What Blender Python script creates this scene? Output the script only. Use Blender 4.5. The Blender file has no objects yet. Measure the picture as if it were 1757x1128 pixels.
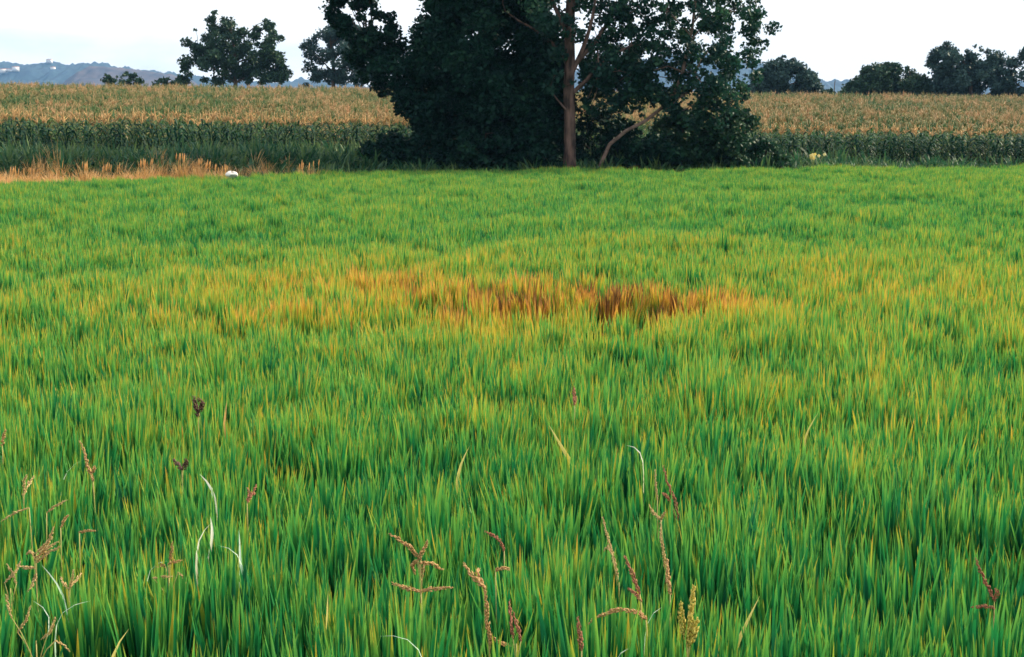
import bpy, math, random
import numpy as np
from mathutils import Vector

random.seed(7)
rng = np.random.default_rng(7)
sc = bpy.context.scene
COL = sc.collection

# ------------------------------------------------------------------ camera
F = 2414.0                      # focal length in photo pixels (photo 1757 x 1128)
CX, CY, YH = 878.5, 564.0, 220.0
PITCH = math.atan((CY - YH) / F)
CAMZ = 1.85
cam_d = bpy.data.cameras.new('camera')
cam_d.sensor_width = 36.0
cam_d.lens = 36.0 * F / 1757.0
cam_d.clip_start = 0.1
cam_d.clip_end = 12000
cam = bpy.data.objects.new('camera', cam_d)
COL.objects.link(cam)
cam.location = (0, 0, CAMZ)
cam.rotation_euler = (math.radians(90) - PITCH, 0, 0)
sc.camera = cam

# ------------------------------------------------------------------ sky and sun
SUN_EL, SUN_AZ = math.radians(33), math.radians(66)      # azimuth clockwise from +Y
world = bpy.data.worlds.new('World')
sc.world = world
world.use_nodes = True
wn, wl = world.node_tree.nodes, world.node_tree.links
wn.clear()
wo = wn.new('ShaderNodeOutputWorld')
bg = wn.new('ShaderNodeBackground')
sky = wn.new('ShaderNodeTexSky')
sky.sky_type = 'NISHITA'
sky.sun_disc = False
sky.sun_elevation = SUN_EL
sky.sun_rotation = SUN_AZ
sky.air_density = 1.0
sky.dust_density = 2.0
tc = wn.new('ShaderNodeTexCoord')
mp = wn.new('ShaderNodeMapping')
mp.inputs['Scale'].default_value = (1.6, 1.6, 5.0)
mp.inputs['Location'].default_value = (0.35, 0.1, 0.0)
ns = wn.new('ShaderNodeTexNoise')
ns.inputs['Scale'].default_value = 2.2
ns.inputs['Detail'].default_value = 6
ns.inputs['Roughness'].default_value = 0.55
cr = wn.new('ShaderNodeValToRGB')
cr.color_ramp.elements[0].position = 0.30
cr.color_ramp.elements[0].color = (5.6, 6.0, 6.6, 1)
cr.color_ramp.elements[1].position = 0.46
cr.color_ramp.elements[1].color = (10.8, 10.6, 10.3, 1)
mx = wn.new('ShaderNodeMix')
mx.data_type = 'RGBA'
mx.inputs['Factor'].default_value = 0.82
wl.new(tc.outputs['Generated'], mp.inputs['Vector'])
wl.new(mp.outputs['Vector'], ns.inputs['Vector'])
wl.new(ns.outputs['Fac'], cr.inputs['Fac'])
wl.new(sky.outputs['Color'], mx.inputs['A'])
wl.new(cr.outputs['Color'], mx.inputs['B'])
wl.new(mx.outputs['Result'], bg.inputs['Color'])
wl.new(bg.outputs['Background'], wo.inputs['Surface'])
bg.inputs['Strength'].default_value = 0.084

sun_d = bpy.data.lights.new('sun', 'SUN')
sun_d.energy = 5.0
sun_d.angle = math.radians(2)
sun_d.color = (1.0, 0.86, 0.63)
sun = bpy.data.objects.new('sun', sun_d)
COL.objects.link(sun)
sdir = Vector((math.sin(SUN_AZ) * math.cos(SUN_EL), math.cos(SUN_AZ) * math.cos(SUN_EL), math.sin(SUN_EL)))
sun.rotation_euler = sdir.to_track_quat('Z', 'Y').to_euler()

sc.view_settings.view_transform = 'Standard'
sc.view_settings.look = 'None'
sc.view_settings.gamma = 1
sc.view_settings.use_curve_mapping = False
sc.view_settings.exposure = 0.88
sc.render.engine = 'CYCLES'
sc.cycles.max_bounces = 6
sc.cycles.transmission_bounces = 4
sc.cycles.diffuse_bounces = 3
sc.cycles.glossy_bounces = 2
sc.cycles.volume_bounces = 0
sc.cycles.filter_width = 1.6
sc.cycles.use_denoising = True

# ------------------------------------------------------------------ helpers
CP, SP = math.cos(PITCH), math.sin(PITCH)


def ray(px, py):
    a, b = (px - CX) / F, (CY - py) / F
    return np.array([a, CP + b * SP, -SP + b * CP])


def at(px, py, y):
    """world point seen at photo pixel (px, py) at distance y in front of the camera"""
    d = ray(px, py)
    s = y / d[1]
    return np.array([d[0] * s, y, CAMZ + d[2] * s])


def hit(px, py, z):
    d = ray(px, py)
    s = (z - CAMZ) / d[2]
    return np.array([d[0] * s, d[1] * s, z])


def sstep(e0, e1, v):
    t = np.clip((v - e0) / (e1 - e0), 0, 1)
    return t * t * (3 - 2 * t)


_perm = np.random.default_rng(3).random((64, 64))


def vnoise(x, y):
    xi, yi = np.floor(x).astype(int), np.floor(y).astype(int)
    fx, fy = x - xi, y - yi
    fx, fy = fx * fx * (3 - 2 * fx), fy * fy * (3 - 2 * fy)
    g = lambda i, j: _perm[i % 64, j % 64]
    return (g(xi, yi) * (1 - fx) + g(xi + 1, yi) * fx) * (1 - fy) + (g(xi, yi + 1) * (1 - fx) + g(xi + 1, yi + 1) * fx) * fy


def fbm(x, y, o=3):
    s, a, t = 0, 1.0, 0
    for k in range(o):
        s = s + a * vnoise(x * 2 ** k + 17 * k, y * 2 ** k + 9 * k)
        t += a
        a *= 0.5
    return s / t


def mesh_from(name, verts, faces, attrs=None, smooth=False):
    """verts (n,3); faces: (m,k) array or list of such arrays"""
    if isinstance(faces, np.ndarray):
        faces = [faces]
    verts = np.asarray(verts, np.float32)
    me = bpy.data.meshes.new(name)
    me.vertices.add(len(verts))
    me.vertices.foreach_set('co', verts.ravel())
    loops = np.concatenate([f.ravel() for f in faces]).astype(np.int32)
    sizes = np.concatenate([np.full(len(f), f.shape[1], np.int32) for f in faces])
    me.loops.add(len(loops))
    me.loops.foreach_set('vertex_index', loops)
    me.polygons.add(len(sizes))
    me.polygons.foreach_set('loop_start', np.concatenate([[0], np.cumsum(sizes)[:-1]]).astype(np.int32))
    me.polygons.foreach_set('loop_total', sizes)
    if attrs:
        for k, v in attrs.items():
            v = np.asarray(v, np.float32)
            if v.ndim == 1:
                me.attributes.new(k, 'FLOAT', 'POINT').data.foreach_set('value', v)
            else:
                me.attributes.new(k, 'FLOAT_VECTOR', 'POINT').data.foreach_set('vector', v.ravel())
    me.update(calc_edges=True)
    me.validate()
    if smooth:
        me.polygons.foreach_set('use_smooth', np.ones(len(me.polygons), bool))
    return me


class MB:
    """collects pieces into one mesh"""
    def __init__(s):
        s.v, s.q, s.t, s.a, s.n = [], [], [], [], 0

    def add(s, verts, quads=None, tris=None, att=None):
        verts = np.asarray(verts, float)
        s.v.append(verts)
        if quads is not None and len(quads):
            s.q.append(np.asarray(quads) + s.n)
        if tris is not None and len(tris):
            s.t.append(np.asarray(tris) + s.n)
        s.a.append(np.zeros((len(verts), 3)) if att is None else np.asarray(att, float))
        s.n += len(verts)

    def mesh(s, name, smooth=False):
        fs = []
        if s.q:
            fs.append(np.concatenate(s.q))
        if s.t:
            fs.append(np.concatenate(s.t))
        return mesh_from(name, np.concatenate(s.v), fs, {'blade': np.concatenate(s.a)}, smooth)

    def obj(s, name, mat, parent=None, smooth=False):
        return link(name, s.mesh(name, smooth), mat, parent)


def link(name, me, mat=None, parent=None):
    if mat is not None and not me.materials:
        me.materials.append(mat)
    o = bpy.data.objects.new(name, me)
    COL.objects.link(o)
    if parent is not None:
        o.parent = parent
        o.matrix_parent_inverse.identity()
        o.location = -Vector(parent.location)      # meshes are written in world coordinates
    return o


def tag(o, label=None, cat=None, group=None, kind=None):
    for k, v in (('label', label), ('category', cat), ('group', group), ('kind', kind)):
        if v:
            o[k] = v
    return o


def empty(name, loc, label, cat, group=None):
    o = bpy.data.objects.new(name, None)
    o.empty_display_size = 0.2
    COL.objects.link(o)
    o.location = tuple(float(c) for c in loc)
    return tag(o, label, cat, group)


def tube(mb, pts, radii, n=8, att=(0.5, 0.5, 0.5), cap=True):
    pts = np.asarray(pts, float)
    m = len(pts)
    tan = np.gradient(pts, axis=0)
    tan /= np.linalg.norm(tan, axis=1)[:, None] + 1e-9
    ref = np.array([0.31, 0.95, 0.05])
    u = np.cross(tan, ref)
    bad = np.linalg.norm(u, axis=1) < 0.1
    u[bad] = np.cross(tan[bad], np.array([1.0, 0, 0.1]))
    u /= np.linalg.norm(u, axis=1)[:, None]
    w = np.cross(tan, u)
    a = np.linspace(0, 2 * np.pi, n, endpoint=False)
    r = np.asarray(radii, float)[:, None, None]
    V = pts[:, None, :] + r * (np.cos(a)[None, :, None] * u[:, None, :] + np.sin(a)[None, :, None] * w[:, None, :])
    V = V.reshape(-1, 3)
    i = np.arange(m - 1)[:, None] * n + np.arange(n)[None, :]
    j = np.arange(m - 1)[:, None] * n + (np.arange(n)[None, :] + 1) % n
    q = np.stack([i, j, j + n, i + n], -1).reshape(-1, 4)
    tr = None
    if cap:
        V = np.concatenate([V, pts[-1:]])
        k = (m - 1) * n
        tr = np.array([[k + t, k + (t + 1) % n, m * n] for t in range(n)])
    mb.add(V, q, tr, np.tile(att, (len(V), 1)))


def strip(mb, pts, side, width, fold=0.25, att_r=0.5, att_b=0.5, prof=None):
    """a leaf blade: three verts across, folded along the midrib; width tapers to the tip"""
    pts = np.asarray(pts, float)
    m = len(pts)
    t = np.linspace(0, 1, m)
    if prof is None:
        prof = np.clip(1.15 * (1 - t ** 3.6), 0, 1) * np.clip(0.5 + 0.75 * t, 0, 1)
    side = np.asarray(side, float)
    side = side / (np.linalg.norm(side) + 1e-9)
    tan = np.gradient(pts, axis=0)
    nor = np.cross(np.tile(side, (m, 1)), tan)
    nor /= np.linalg.norm(nor, axis=1)[:, None] + 1e-9
    hw = (prof * width * 0.5)[:, None]
    L = pts - side * hw + nor * hw * fold
    R = pts + side * hw + nor * hw * fold
    V = np.stack([L, pts, R], 1).reshape(-1, 3)
    i = np.arange(m - 1) * 3
    q = np.concatenate([np.stack([i, i + 1, i + 4, i + 3], -1), np.stack([i + 1, i + 2, i + 5, i + 4], -1)])
    A = np.stack([np.full(m * 3, att_r), np.repeat(t, 3), np.full(m * 3, att_b)], -1)
    mb.add(V, q, None, A)


# ------------------------------------------------------------------ materials
def new_mat(name):
    m = bpy.data.materials.new(name)
    m.use_nodes = True
    nt = m.node_tree
    nt.nodes.clear()
    out = nt.nodes.new('ShaderNodeOutputMaterial')
    return m, nt, nt.nodes, nt.links, out


def ramp(nodes, stops):
    r = nodes.new('ShaderNodeValToRGB')
    e = r.color_ramp.elements
    e[0].position, e[0].color = stops[0][0], (*stops[0][1], 1)
    e[1].position, e[1].color = stops[-1][0], (*stops[-1][1], 1)
    for p, c in stops[1:-1]:
        x = e.new(p)
        x.color = (*c, 1)
    return r


def math_node(nodes, links, op, a, b):
    n = nodes.new('ShaderNodeMath')
    n.operation = op
    for k, v in enumerate((a, b)):
        if isinstance(v, (int, float)):
            n.inputs[k].default_value = v
        else:
            links.new(v, n.inputs[k])
    return n.outputs[0]


def leaf_mat(name, stops, kt=1.0, kr=0.3, kg=0.12, kobj=0.0, trans=0.35, rough=0.5, base=0.0, knoise=0.0, nscale=1.0, spec=0.3, kspeck=0.0, tip=False):
    """colour = ramp(base + kt*tint of the clump + kr*(random of the blade - .5) + kg*(height on the blade - .5) + noise)"""
    m, nt, N, L, out = new_mat(name)
    a = N.new('ShaderNodeAttribute')
    a.attribute_name = 'blade'
    sp = N.new('ShaderNodeSeparateXYZ')
    L.new(a.outputs['Vector'], sp.inputs[0])
    ins = N.new('ShaderNodeAttribute')
    ins.attribute_type = 'INSTANCER'
    ins.attribute_name = 'tint'
    v = math_node(N, L, 'MULTIPLY', ins.outputs['Fac'], kt)
    v = math_node(N, L, 'ADD', v, base)
    r = math_node(N, L, 'MULTIPLY', math_node(N, L, 'SUBTRACT', sp.outputs[0], 0.5), kr)
    v = math_node(N, L, 'ADD', v, r)
    g = sp.outputs[1]
    if tip:         # tip yellowing, sharpened to paint sunlit tips over shaded lower blades
        g = math_node(N, L, 'POWER', g, 4.0)
    g = math_node(N, L, 'MULTIPLY', math_node(N, L, 'SUBTRACT', g, 0.4), kg)
    v = math_node(N, L, 'ADD', v, g)
    if kspeck:      # a share of the blades has withered: push those with a high second random
        s = math_node(N, L, 'MULTIPLY', math_node(N, L, 'POWER', sp.outputs[2], 10.0), kspeck)
        v = math_node(N, L, 'ADD', v, s)
    if kobj:
        oi = N.new('ShaderNodeObjectInfo')
        v = math_node(N, L, 'ADD', v, math_node(N, L, 'MULTIPLY', math_node(N, L, 'SUBTRACT', oi.outputs['Random'], 0.5), kobj))
    if knoise:
        ge = N.new('ShaderNodeNewGeometry')
        nz = N.new('ShaderNodeTexNoise')
        nz.inputs['Scale'].default_value = nscale
        nz.inputs['Detail'].default_value = 3
        L.new(ge.outputs['Position'], nz.inputs['Vector'])
        v = math_node(N, L, 'ADD', v, math_node(N, L, 'MULTIPLY', math_node(N, L, 'SUBTRACT', nz.outputs['Fac'], 0.5), knoise))
    rp = ramp(N, stops)
    L.new(v, rp.inputs['Fac'])
    p = N.new('ShaderNodeBsdfPrincipled')
    p.inputs['Roughness'].default_value = rough
    p.inputs['Specular IOR Level'].default_value = spec
    L.new(rp.outputs['Color'], p.inputs['Base Color'])
    t = N.new('ShaderNodeBsdfTranslucent')
    L.new(rp.outputs['Color'], t.inputs['Color'])
    mx = N.new('ShaderNodeMixShader')
    mx.inputs[0].default_value = trans
    L.new(p.outputs[0], mx.inputs[1])
    L.new(t.outputs[0], mx.inputs[2])
    L.new(mx.outputs[0], out.inputs['Surface'])
    return m


def solid_mat(name, c1, c2, scale=6.0, rough=0.8, bump=0.3, stretch=(1, 1, 1), detail=5):
    m, nt, N, L, out = new_mat(name)
    tcn = N.new('ShaderNodeTexCoord')
    mpn = N.new('ShaderNodeMapping')
    mpn.inputs['Scale'].default_value = stretch
    nz = N.new('ShaderNodeTexNoise')
    nz.inputs['Scale'].default_value = scale
    nz.inputs['Detail'].default_value = detail
    L.new(tcn.outputs['Object'], mpn.inputs['Vector'])
    L.new(mpn.outputs['Vector'], nz.inputs['Vector'])
    rp = ramp(N, [(0.35, c1), (0.65, c2)])
    L.new(nz.outputs['Fac'], rp.inputs['Fac'])
    p = N.new('ShaderNodeBsdfPrincipled')
    p.inputs['Roughness'].default_value = rough
    p.inputs['Specular IOR Level'].default_value = 0.25
    L.new(rp.outputs['Color'], p.inputs['Base Color'])
    if bump:
        b = N.new('ShaderNodeBump')
        b.inputs['Strength'].default_value = bump
        b.inputs['Distance'].default_value = 0.03
        L.new(nz.outputs['Fac'], b.inputs['Height'])
        L.new(b.outputs['Normal'], p.inputs['Normal'])
    L.new(p.outputs[0], out.inputs['Surface'])
    return m


M = {}
M['rice'] = leaf_mat('rice_leaf', [(0.0, (0.006, 0.105, 0.045)), (0.20, (0.016, 0.20, 0.05)), (0.42, (0.14, 0.36, 0.055)),
                                   (0.60, (0.46, 0.38, 0.035)), (0.74, (0.64, 0.35, 0.06)), (0.88, (0.40, 0.19, 0.05)), (1.0, (0.13, 0.065, 0.025))],
                     kr=0.32, kg=0.50, trans=0.34, rough=0.42, kspeck=0.11, tip=True, base=0.06)  # low stops darkened so the lower blades carry painted shade
M['corn_field'] = leaf_mat('dry_corn_leaf', [(0.0, (0.02, 0.10, 0.035)), (0.3, (0.07, 0.16, 0.04)), (0.5, (0.20, 0.19, 0.065)), (0.75, (0.46, 0.32, 0.15)), (1.0, (0.52, 0.31, 0.16))],
                           kr=0.35, kg=0.1, trans=0.35)
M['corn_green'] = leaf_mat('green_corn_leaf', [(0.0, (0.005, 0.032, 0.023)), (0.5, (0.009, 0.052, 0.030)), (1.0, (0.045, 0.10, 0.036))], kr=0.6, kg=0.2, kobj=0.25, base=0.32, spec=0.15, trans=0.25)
M['corn_stalk'] = solid_mat('corn_stalk', (0.06, 0.12, 0.04), (0.14, 0.17, 0.06), 8)
M['tassel'] = solid_mat('corn_tassel', (0.36, 0.22, 0.09), (0.52, 0.33, 0.15), 20)
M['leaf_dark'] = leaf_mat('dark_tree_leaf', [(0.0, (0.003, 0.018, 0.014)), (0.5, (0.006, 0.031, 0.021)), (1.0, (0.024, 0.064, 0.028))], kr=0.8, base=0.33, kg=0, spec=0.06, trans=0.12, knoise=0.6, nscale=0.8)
M['leaf_pop'] = leaf_mat('poplar_leaf', [(0.0, (0.007, 0.034, 0.028)), (0.5, (0.013, 0.058, 0.042)), (1.0, (0.06, 0.15, 0.065))], kr=0.8, base=0.42, kg=0, spec=0.18, trans=0.34, knoise=0.6, nscale=0.8)
M['leaf_far'] = leaf_mat('far_tree_leaf', [(0.0, (0.015, 0.045, 0.03)), (0.5, (0.03, 0.07, 0.04)), (1.0, (0.07, 0.11, 0.04))], kr=0.6, base=0.32, kg=0, spec=0.12, trans=0.15, knoise=0.9, nscale=0.35)
M['leaf_blue'] = leaf_mat('bluish_tree_leaf', [(0.0, (0.02, 0.05, 0.05)), (0.5, (0.04, 0.085, 0.08)), (1.0, (0.08, 0.12, 0.07))], kr=0.6, base=0.3, kg=0, spec=0.12, trans=0.2, knoise=0.8, nscale=0.35)
M['leaf_shrub'] = leaf_mat('shrub_leaf', [(0.0, (0.008, 0.035, 0.024)), (0.5, (0.016, 0.06, 0.032)), (1.0, (0.07, 0.12, 0.05))], kr=0.8, base=0.4, kg=0, spec=0.15, trans=0.22, knoise=0.6, nscale=1.2)
M['weeds'] = leaf_mat('green_weed_leaf', [(0.0, (0.012, 0.06, 0.035)), (0.5, (0.025, 0.10, 0.045)), (1.0, (0.11, 0.18, 0.06))], kr=0.7, base=0.2, kg=0.25, trans=0.35)
M['dry'] = leaf_mat('dry_grass_blade', [(0.0, (0.16, 0.15, 0.05)), (0.4, (0.46, 0.26, 0.09)), (0.8, (0.66, 0.37, 0.14)), (1.0, (0.74, 0.50, 0.25))], kr=0.5, base=0.35, kg=0.3, trans=0.35)
M['bark_pale'] = solid_mat('pale_poplar_bark', (0.02, 0.015, 0.013), (0.14, 0.09, 0.075), 2.2, 0.9, 1.0, (3, 3, 0.8))
M['bark_lean'] = solid_mat('pinkish_grey_bark', (0.07, 0.05, 0.042), (0.22, 0.155, 0.13), 4.0, 0.9, 0.6, (1, 1, 1))
M['bark'] = solid_mat('dark_bark', (0.03, 0.025, 0.02), (0.09, 0.07, 0.055), 4.0, 0.9, 0.8, (2, 2, 0.6))


# ------------------------------------------------------------------ terrain
EDGE_PX = [(-500, 330), (0, 313), (230, 309), (450, 302), (650, 294), (900, 294), (1250, 291), (1757, 286), (2300, 281)]
EDGE = np.array([hit(px, py, 0.5)[:2] for px, py in EDGE_PX])


def rice_end(x):
    return np.interp(x, EDGE[:, 0], EDGE[:, 1])


def corn_front(x):
    return 50.5 + 0.09 * x


RIDGE = 121.0


def corn_top(x, y):
    return 2.06 + 0.0444 * (np.minimum(y, RIDGE) - 52) - 0.0125 * np.clip(x, -75, 75)


def gh(x, y):
    x, y = np.asarray(x, float), np.asarray(y, float)
    e = rice_end(x)
    hill = np.maximum(corn_top(x, y) - 1.95, 0.1)
    hill = hill * (1 - sstep(150, 420, y)) - 4.0 * sstep(150, 420, y)
    z = hill * sstep(e + 0.5, e + 6, y)
    z = z + 0.12 * sstep(e - 0.2, e + 0.6, y) * (1 - sstep(e + 3, e + 8, y))
    z = z + 0.38 * sstep(e + 1.0, e + 5, y) * (1 - sstep(e + 8, e + 13, y)) * sstep(1.0, 6.0, -x) 
    return z


def lin(*segs):
    return np.unique(np.concatenate([np.arange(a, b, s) for a, b, s in segs]))


gx = lin((-4500, -300, 150), (-300, -80, 20), (-80, -30, 4), (-30, 30, 0.5), (30, 80, 4), (80, 300, 20), (300, 4501, 150))
gy = lin((-300, 0, 30), (0, 30, 1.0), (30, 70, 0.4), (70, 180, 3), (180, 500, 20), (500, 4301, 100))
GX, GY = np.meshgrid(gx, gy)
GZ = gh(GX, GY)
near = (1 - sstep(100, 200, np.abs(GY))) * (1 - sstep(50, 90, np.abs(GX)))
GZ = GZ + near * 0.05 * (fbm(GX * 0.9, GY * 0.9) - 0.5)
nx, ny = len(gx), len(gy)
gi = (np.arange(ny - 1)[:, None] * nx + np.arange(nx - 1)[None, :])
gq = np.stack([gi, gi + 1, gi + nx + 1, gi + nx], -1).reshape(-1, 4)
zone = sstep(0, 1.5, GY - rice_end(GX))
M_ground, nt, N, L, out = new_mat('ground_soil')
za = N.new('ShaderNodeAttribute')
za.attribute_name = 'zone'
gn = N.new('ShaderNodeTexNoise')
gn.inputs['Scale'].default_value = 3.0
gn.inputs['Detail'].default_value = 8
tcg = N.new('ShaderNodeTexCoord')
L.new(tcg.outputs['Object'], gn.inputs['Vector'])
r1 = ramp(N, [(0.3, (0.022, 0.018, 0.014)), (0.7, (0.05, 0.036, 0.026))])
r2 = ramp(N, [(0.3, (0.035, 0.07, 0.025)), (0.55, (0.09, 0.085, 0.04)), (0.75, (0.16, 0.12, 0.06))])
L.new(gn.outputs['Fac'], r1.inputs['Fac'])
L.new(gn.outputs['Fac'], r2.inputs['Fac'])
mg = N.new('ShaderNodeMix')
mg.data_type = 'RGBA'
L.new(za.outputs['Fac'], mg.inputs['Factor'])
L.new(r1.outputs['Color'], mg.inputs['A'])
L.new(r2.outputs['Color'], mg.inputs['B'])
pg = N.new('ShaderNodeBsdfPrincipled')
pg.inputs['Roughness'].default_value = 0.85
bpn = N.new('ShaderNodeBump')
bpn.inputs['Strength'].default_value = 0.5
bpn.inputs['Distance'].default_value = 0.05
L.new(gn.outputs['Fac'], bpn.inputs['Height'])
L.new(bpn.outputs['Normal'], pg.inputs['Normal'])
L.new(mg.outputs['Result'], pg.inputs['Base Color'])
L.new(pg.outputs[0], out.inputs['Surface'])
ground = link('ground', mesh_from('ground', np.stack([GX, GY, GZ], -1).reshape(-1, 3), gq, {'zone': zone.ravel()}, True), M_ground)
tag(ground, kind='structure')

# ------------------------------------------------------------------ hills
M['hill'] = solid_mat('haze_tinted_woods', (0.006, 0.018, 0.036), (0.022, 0.05, 0.068), 0.06, 0.95, 0)  # blue of the distance haze is mixed into the woods' base colour
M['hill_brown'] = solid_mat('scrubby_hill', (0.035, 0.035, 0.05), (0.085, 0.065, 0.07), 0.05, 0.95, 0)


def hill(name, dist, prof, mat, width, seed, rough=0.24):
    """a ridge whose skyline, seen from the field, follows prof [(px, py)...]; rounded in depth"""
    px = np.arange(prof[0][0], prof[-1][0] + 1, 2.5)
    py = np.interp(px, [p[0] for p in prof], [p[1] for p in prof])
    top = np.array([at(a, b, dist) for a, b in zip(px, py)])
    ts = np.linspace(-1, 1, 49)
    V = []
    r = np.random.default_rng(seed)
    for t in ts:
        y = dist + t * width
        f = max(0.0, 1 - abs(t) ** 1.6)
        h = (top[:, 2] + 4) * f - 4 - 0.3 * (1 - f)
        bumps = (fbm(top[:, 0] / 14 + seed, np.full(len(px), y / 14)) - 0.5) * rough * 105 * min(1, f * 3)
        bumps += (fbm(top[:, 0] / 90 + seed, np.full(len(px), y / 90)) - 0.5) * 26 * f * (1 - f) * 6
        V.append(np.stack([top[:, 0], np.full(len(px), y), h + bumps], -1))
    V = np.stack(V)
    n = len(px)
    gi = (np.arange(len(ts) - 1)[:, None] * n + np.arange(n - 1)[None, :])
    q = np.stack([gi, gi + 1, gi + n + 1, gi + n], -1).reshape(-1, 4)
    o = link(name, mesh_from(name, V.reshape(-1, 3), q, None, True), mat)
    return tag(o, kind='structure'), V, px


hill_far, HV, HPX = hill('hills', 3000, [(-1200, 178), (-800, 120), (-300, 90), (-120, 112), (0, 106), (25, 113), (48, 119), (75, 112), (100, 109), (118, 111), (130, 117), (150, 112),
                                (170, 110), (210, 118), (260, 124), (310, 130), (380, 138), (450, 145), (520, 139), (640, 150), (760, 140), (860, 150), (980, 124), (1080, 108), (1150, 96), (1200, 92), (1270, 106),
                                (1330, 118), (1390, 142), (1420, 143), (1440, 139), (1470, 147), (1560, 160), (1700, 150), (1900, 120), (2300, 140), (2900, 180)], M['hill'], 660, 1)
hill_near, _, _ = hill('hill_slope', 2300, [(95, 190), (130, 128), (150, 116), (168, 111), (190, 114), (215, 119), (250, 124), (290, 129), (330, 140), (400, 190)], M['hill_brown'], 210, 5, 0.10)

# ------------------------------------------------------------------ haze
bm_v = np.array([[x, y, z] for x in (-4700, 4700) for y in (-400, 4500) for z in (-7, 260)], float)
hz = link('haze', mesh_from('haze', bm_v, np.array([[0, 1, 3, 2], [4, 6, 7, 5], [0, 4, 5, 1], [2, 3, 7, 6], [0, 2, 6, 4], [1, 5, 7, 3]])))
mh, nt, N, L, out = new_mat('haze_air')
pv = N.new('ShaderNodeVolumePrincipled')
pv.inputs['Color'].default_value = (0.27, 0.55, 1.0, 1)
pv.inputs['Density'].default_value = 0.00013
pv.inputs['Anisotropy'].default_value = 0.0
L.new(pv.outputs[0], out.inputs['Volume'])
hz.data.materials.append(mh)
tag(hz, kind='stuff')


# ------------------------------------------------------------------ scatter (for the masses nobody could count)
def source_collection(name, meshes):
    c = bpy.data.collections.new(name)
    for k, me in enumerate(meshes):
        c.objects.link(bpy.data.objects.new('%s_%02d' % (name, k), me))
    return c


def scatter(name, pts, rot, scl, tint, pick, coll, label=None, cat=None):
    me = bpy.data.meshes.new(name)
    n = len(pts)
    me.vertices.add(n)
    me.vertices.foreach_set('co', np.asarray(pts, np.float32).ravel())
    me.attributes.new('rot', 'FLOAT_VECTOR', 'POINT').data.foreach_set('vector', np.asarray(rot, np.float32).ravel())
    me.attributes.new('scl', 'FLOAT_VECTOR', 'POINT').data.foreach_set('vector', np.asarray(scl, np.float32).ravel())
    me.attributes.new('tint', 'FLOAT', 'POINT').data.foreach_set('value', np.asarray(tint, np.float32))
    me.attributes.new('pick', 'INT', 'POINT').data.foreach_set('value', np.asarray(pick, np.int32))
    o = bpy.data.objects.new(name, me)
    COL.objects.link(o)
    ng = bpy.data.node_groups.new(name + '_scatter', 'GeometryNodeTree')
    ng.interface.new_socket('Geometry', in_out='INPUT', socket_type='NodeSocketGeometry')
    ng.interface.new_socket('Geometry', in_out='OUTPUT', socket_type='NodeSocketGeometry')
    N, L = ng.nodes, ng.links
    gin, gout = N.new('NodeGroupInput'), N.new('NodeGroupOutput')
    iop = N.new('GeometryNodeInstanceOnPoints')
    ci = N.new('GeometryNodeCollectionInfo')
    ci.inputs['Collection'].default_value = coll
    ci.inputs['Separate Children'].default_value = True
    ci.inputs['Reset Children'].default_value = True
    iop.inputs['Pick Instance'].default_value = True

    def named(nm, typ):
        a = N.new('GeometryNodeInputNamedAttribute')
        a.data_type = typ
        a.inputs['Name'].default_value = nm
        return a.outputs['Attribute']
    e2r = N.new('FunctionNodeEulerToRotation')
    L.new(named('rot', 'FLOAT_VECTOR'), e2r.inputs[0])
    L.new(gin.outputs[0], iop.inputs['Points'])
    L.new(ci.outputs[0], iop.inputs['Instance'])
    L.new(named('pick', 'INT'), iop.inputs['Instance Index'])
    L.new(e2r.outputs[0], iop.inputs['Rotation'])
    L.new(named('scl', 'FLOAT_VECTOR'), iop.inputs['Scale'])
    L.new(iop.outputs[0], gout.inputs[0])
    md = o.modifiers.new('scatter', 'NODES')
    md.node_group = ng
    tag(o, label, cat, kind='stuff')
    return o


def grass_clump(name, mat, nb, h0, h1, w0, w1, rad, lean, curl, segs=5, fold=0.3, seed=0):
    r = np.random.default_rng(seed)
    mb = MB()
    for k in range(nb):
        az = r.uniform(0, 2 * np.pi)
        br = rad * math.sqrt(r.uniform())
        ba = az + r.normal(0, 0.6)
        base = np.array([br * math.cos(ba), br * math.sin(ba), 0])
        ln = r.uniform(h0, h1)
        th0 = abs(r.normal(0, lean))
        dth = r.uniform(0.2, 1.0) * curl
        if r.uniform() < 0.08:
            dth *= 2.2
        pts = [base]
        d = np.array([math.cos(az), math.sin(az), 0])
        for s in range(segs):
            t = (s + 0.5) / segs
            th = th0 + dth * t * t
            pts.append(pts[-1] + (ln / segs) * (d * math.sin(th) + np.array([0, 0, math.cos(th)])))
        tw = az + np.pi / 2 + r.normal(0, 0.7)
        strip(mb, pts, (math.cos(tw), math.sin(tw), 0), r.uniform(w0, w1), fold, r.uniform(), r.uniform())
    me = mb.mesh(name, True)
    me.materials.append(mat)
    return me


# ------------------------------------------------------------------ rice
rice_src = source_collection('rice_clump', [grass_clump('rice_clump', M['rice'], 30, 0.46, 0.585, 0.015, 0.026, 0.06, 0.07, 0.18, 7, 0.3, 100 + k) for k in range(12)])


def blob(X, Y, px, py, sx, sy):
    c = hit(px, py, 0.52)
    return np.exp(-((X - c[0]) / sx) ** 2 - ((Y - c[1]) / sy) ** 2)


def jgrid(x0, x1, y0, y1, s, jit=0.5):
    xs, ys = np.arange(x0, x1, s), np.arange(y0, y1, s)
    X, Y = np.meshgrid(xs, ys)
    X = X + rng.uniform(-jit, jit, X.shape) * s
    Y = Y + rng.uniform(-jit, jit, Y.shape) * s
    return X.ravel(), Y.ravel()


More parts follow.
